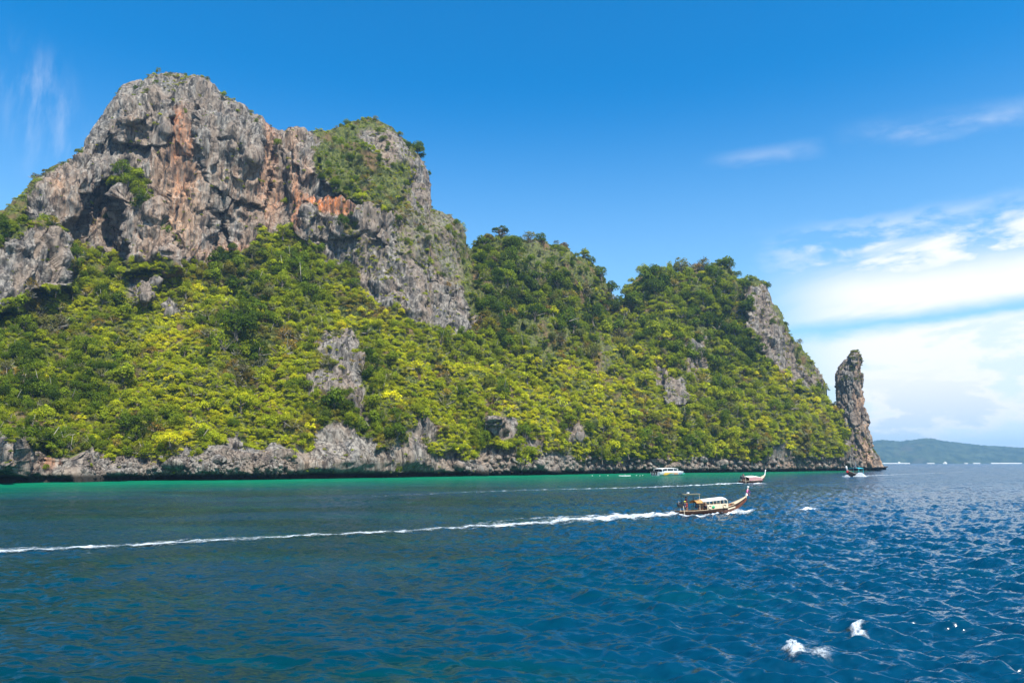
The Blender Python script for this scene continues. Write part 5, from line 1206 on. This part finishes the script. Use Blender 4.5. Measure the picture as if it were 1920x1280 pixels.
# buoy-like tender beside the cape
# ------------------------------------------------------------------ foam: wakes, bow waves, spray, breaking crests
def foam_mat(name, thr, fine=3.0):
    m, nt, out = new_mat(name); p = nt.pos(); a = nt.attr('froth')
    nz_ = nt.m('ADD', nt.m('MULTIPLY', nt.noise(nt.vm('MULTIPLY', p, (.8, 1, 1)), fine, 6, .75, .5), .9), nt.m('MULTIPLY', nt.noise(p, fine * .22, 4, .6, .6), .5))
    f = nt.ramp(nt.m('SUBTRACT', nt.m('ADD', nz_, nt.m('MULTIPLY', a, .62)), thr), -.12, .45, 0.0, 0.9)
    b = nt.node('ShaderNodeBsdfPrincipled'); nt.put(b.inputs['Base Color'], (0.70, 0.75, 0.78)); b.inputs['Roughness'].default_value = .8; b.inputs['Specular IOR Level'].default_value = .2
    bp = nt.node('ShaderNodeBump'); bp.inputs['Distance'].default_value = .12; nt.l.new(nz_, bp.inputs['Height']); nt.l.new(bp.outputs[0], b.inputs['Normal'])
    tr = nt.node('ShaderNodeBsdfTransparent'); mx = nt.node('ShaderNodeMixShader'); nt.l.new(f, mx.inputs[0]); nt.l.new(tr.outputs[0], mx.inputs[1]); nt.l.new(b.outputs[0], mx.inputs[2]); nt.l.new(mx.outputs[0], out.inputs[0]); return m


M_foam = foam_mat('sea_foam', .93); M_foam_fine = foam_mat('crest_foam', 1.02, 7.0)


def wake(name, path, lab, nc_=26, step=.5):
    """path: (x, y, half width in metres, density) in image points on the water"""
    P_ = [sea_point(a, b_) for a, b_, *_ in path]; d_ = np.concatenate([[0], np.cumsum([(q - r_).length for q, r_ in zip(P_[1:], P_)])]); n_ = max(8, int(d_[-1] / step)); s_ = np.linspace(0, d_[-1], n_)
    X_ = np.interp(s_, d_, [q.x for q in P_]); Y_ = np.interp(s_, d_, [q.y for q in P_])
    ker = np.ones(15) / 15
    if n_ > 40: X_[8:-8] = np.convolve(X_, ker, 'same')[8:-8]; Y_[8:-8] = np.convolve(Y_, ker, 'same')[8:-8]
    W_ = np.interp(s_, d_, [q[2] for q in path]); Dn = np.interp(s_, d_, [q[3] for q in path]); tx = np.gradient(X_); ty = np.gradient(Y_); l_ = np.hypot(tx, ty) + 1e-9; tx /= l_; ty /= l_
    wob = 0.35 * W_ * gnoise(np.stack([s_ / 9, 0 * s_, 0 * s_], -1)) * 1.5
    v_ = np.linspace(-1, 1, nc_); off = v_[None] * W_[:, None] * 1.5 + wob[:, None]; xx = X_[:, None] - ty[:, None] * off; yy_ = Y_[:, None] + tx[:, None] * off
    core = np.exp(-(v_ * 1.9) ** 2)[None] * (0.78 + .55 * gnoise(np.stack([xx / 3, yy_ / 3, 0 * xx], -1)) + .5 * gnoise(np.stack([xx / 1.1, yy_ / 1.1, 0 * xx + 7], -1))); edge = .55 * np.exp(-((np.abs(v_) - .72) / .16) ** 2)[None]
    dn = Dn[:, None] * np.maximum(core, edge * (0.6 + .8 * gnoise(np.stack([xx / 6, yy_ / 6, 0 * xx + 3], -1)))) * (1 - smooth(np.abs(v_), .8, 1))[None]
    zz_ = sea_h(xx, yy_) + .16 + .22 * np.clip(dn, 0, 1) * np.abs(gnoise(np.stack([xx / .8, yy_ / .8, 0 * xx], -1)))
    me = mesh_np(name, np.stack([xx, yy_, zz_], -1).reshape(-1, 3), grid_faces(n_, nc_), [M_foam]); vattr(me, 'froth', dn); return link(name, me, kind='stuff', label=lab)


wake('boat_wake', [(1276, 965.2, .9, 1.5), (1255, 964.5, 1.9, 1.4), (1200, 968.0, 2.6, 1.2), (1130, 973.0, 2.8, 1.0), (1040, 979.5, 2.6, .85), (960, 985, 2.1, .75), (860, 990.5, 1.7, .68), (760, 997, 1.4, .62), (640, 1003.5, 1.4, .62), (500, 1009.5, 1.5, .62), (420, 1014, 1.7, .68), (300, 1021, 1.8, .76), (180, 1028, 1.7, .76),
                   (80, 1032, 1.5, .78), (0, 1036, 1.4, .72), (-150, 1045, 1.4, .7)], 'long white foam wake trailing left from the larger longtail boat')
wake('boat_wake', [(1180, 966, 1.3, .6), (1080, 969.5, 1.4, .55), (1000, 973.5, 1.4, .5), (930, 980, 1.2, .42), (860, 988, 1.0, .35)], 'faint upper edge of foam beside the long wake')
wake('boat_wake', [(1392, 906, 1.0, 1.6), (1370, 906.8, 1.6, 1.2), (1300, 910.4, 1.5, .85), (1210, 914.3, 1.7, .72), (1110, 916.5, 2, .52), (1000, 919, 2.2, .42), (860, 923.5, 2.5, .34), (700, 931, 2.5, .26)], 'thin foam wake behind the smaller longtail boat', step=1.2)
wake('boat_wake', [(1606, 892.4, 2.0, 1.5), (1640, 891.6, 2.0, 1.0), (1700, 889, 2.5, .6), (1760, 886.5, 3.5, .5), (1820, 884.5, 4, .42)], 'pale foam trail curving right from the small motorboat', step=1.5)
wake('boat_wake', [(1579, 893.2, 1.6, 1.2), (1592, 893, 1.8, 1.5)], 'white foam under the bow of the small motorboat', step=.5)
wake('boat_foam', [(1274, 967.0, .35, 1.1), (1310, 968.6, .5, 1.3), (1336, 967.6, .45, 1.1), (1356, 965.6, .3, .8)], 'foam along the near side of the larger longtail boat', step=.2)
wake('boat_foam', [(1352, 964.2, .3, 1.2), (1376, 962.2, .7, 1.6), (1392, 961, .9, 1.6), (1412, 960.4, .5, .9)], 'white bow wave of the larger longtail boat', step=.2)
wake('boat_foam', [(1396, 907.0, .6, 1.1), (1415, 907, 1.0, 1.5), (1432, 906, .8, 1.3)], 'foam along the near side of the smaller longtail boat', step=.4)
wake('boat_wake', [(1500, 957.6, .5, .9), (1522, 956.6, .8, 1.2), (1536, 957, .5, .8)], 'single small whitecap right of the larger longtail boat', step=.2)


def spray(name, loc, rx_, ry_, h_, lab, n_=900, seed=1, dx=0.0):
    g = np.random.default_rng(seed); u = g.normal(size=(n_, 2)) * .42; z = h_ * np.clip(1 - (u ** 2).sum(1), .02, 1) * g.uniform(.1, 1, n_)
    c_ = np.stack([u[:, 0] * rx_ + dx * z, u[:, 1] * ry_, z], 1); s_ = g.uniform(.05, .16, n_) * max(.22, h_ / 1.5) * (1.1 - .5 * z / h_); a = g.normal(size=(n_, 3)); a /= np.linalg.norm(a, axis=1)[:, None]; b_ = np.cross(a, g.normal(size=(n_, 3))); b_ /= np.linalg.norm(b_, axis=1)[:, None]; q_ = np.cross(a, b_)
    V = np.stack([c_ + a * s_[:, None], c_ + b_ * s_[:, None], c_ + q_ * s_[:, None], c_ - (a + b_ + q_) * s_[:, None] * .6], 1).reshape(-1, 3); i = np.arange(n_)[:, None] * 4
    F = np.concatenate([i + np.array([0, 1, 2]), i + np.array([0, 3, 1]), i + np.array([1, 3, 2]), i + np.array([0, 2, 3])])
    me = mesh_np(name, V, F, [M_drops], True); o = link(name, me, kind='stuff', label=lab); o.location = loc; return o


M_drops = plain('spray_drops', (.72, .76, .79), .7, var=.03)
spray('bow_spray', sea_point(1384, 962) + Vector((0, 0, 0)), 1.5, .8, .75, 'white bow spray of the larger longtail boat', 900, 1)
spray('stern_spray', sea_point(1268, 964) + Vector((0, 0, 0)), 1.3, .6, .5, 'spray churned up by the propeller of the larger longtail boat', 700, 2)
spray('hull_spray', sea_point(1613, 892.9), 3.2, 1.2, 2.3, 'tall white spray thrown up behind the small motorboat', 2600, 3)
spray('hull_spray', sea_point(1588, 893.6), 1.6, .8, 1.3, 'spray at the bow of the small motorboat', 1000, 4)
spray('hull_spray', sea_point(1424, 906.6), 3.0, .7, .35, 'foam thrown aside by the smaller longtail boat', 900, 5)
for k_, (gx_, gy_, a_, l_, h_) in enumerate(CRESTS):
    nu_, nv_ = 110, 80; U, Vv = np.meshgrid(np.linspace(-1.1, 1.0, nu_), np.linspace(-.7, 1.7, nv_)); u_ = U * l_ * .62
    x_ = gx_ + u_ * math.cos(a_) - Vv * math.sin(a_); y_ = gy_ + u_ * math.sin(a_) + Vv * math.cos(a_); q3 = np.stack([x_ * 1.6, y_ * 1.6, 0 * x_ + k_], -1)
    dn = 1.0 * np.exp(-((Vv + .12 + .18 * gnoise(q3 * .7)) / .34) ** 2) * (1 - smooth(np.abs(U + .1), .5, 1.0)) + .75 * np.exp(-((Vv - .75) / .6) ** 2) * (1 - smooth(np.abs(U - .2), .25, .8)) * (0.55 + .9 * gnoise(q3 * .5)) + .6 * np.exp(-((U + .75) / .2) ** 2 - ((Vv - .15) / .4) ** 2)
    z_ = sea_h(x_, y_) + .03 + .16 * np.clip(dn, 0, 1) * np.abs(gnoise(q3 * 2.6)) + .07 * np.clip(dn, 0, 1)
    me = mesh_np('wave_foam', np.stack([x_, y_, z_], -1).reshape(-1, 3), grid_faces(nv_, nu_), [M_foam_fine]); vattr(me, 'froth', dn)
    link('wave_foam', me, kind='stuff', label='white foam on the %s of the two breaking crests in the foreground' % ('left' if k_ == 0 else 'right'))
    spray('crest_spray', (gx_ - .4 * math.cos(a_) * l_, gy_ - .4 * math.sin(a_) * l_, float(sea_h(np.array(gx_), np.array(gy_))) - .02), .28, .28, .16, 'droplets over the %s breaking crest in the foreground' % ('left' if k_ == 0 else 'right'), 120, 9 + k_)
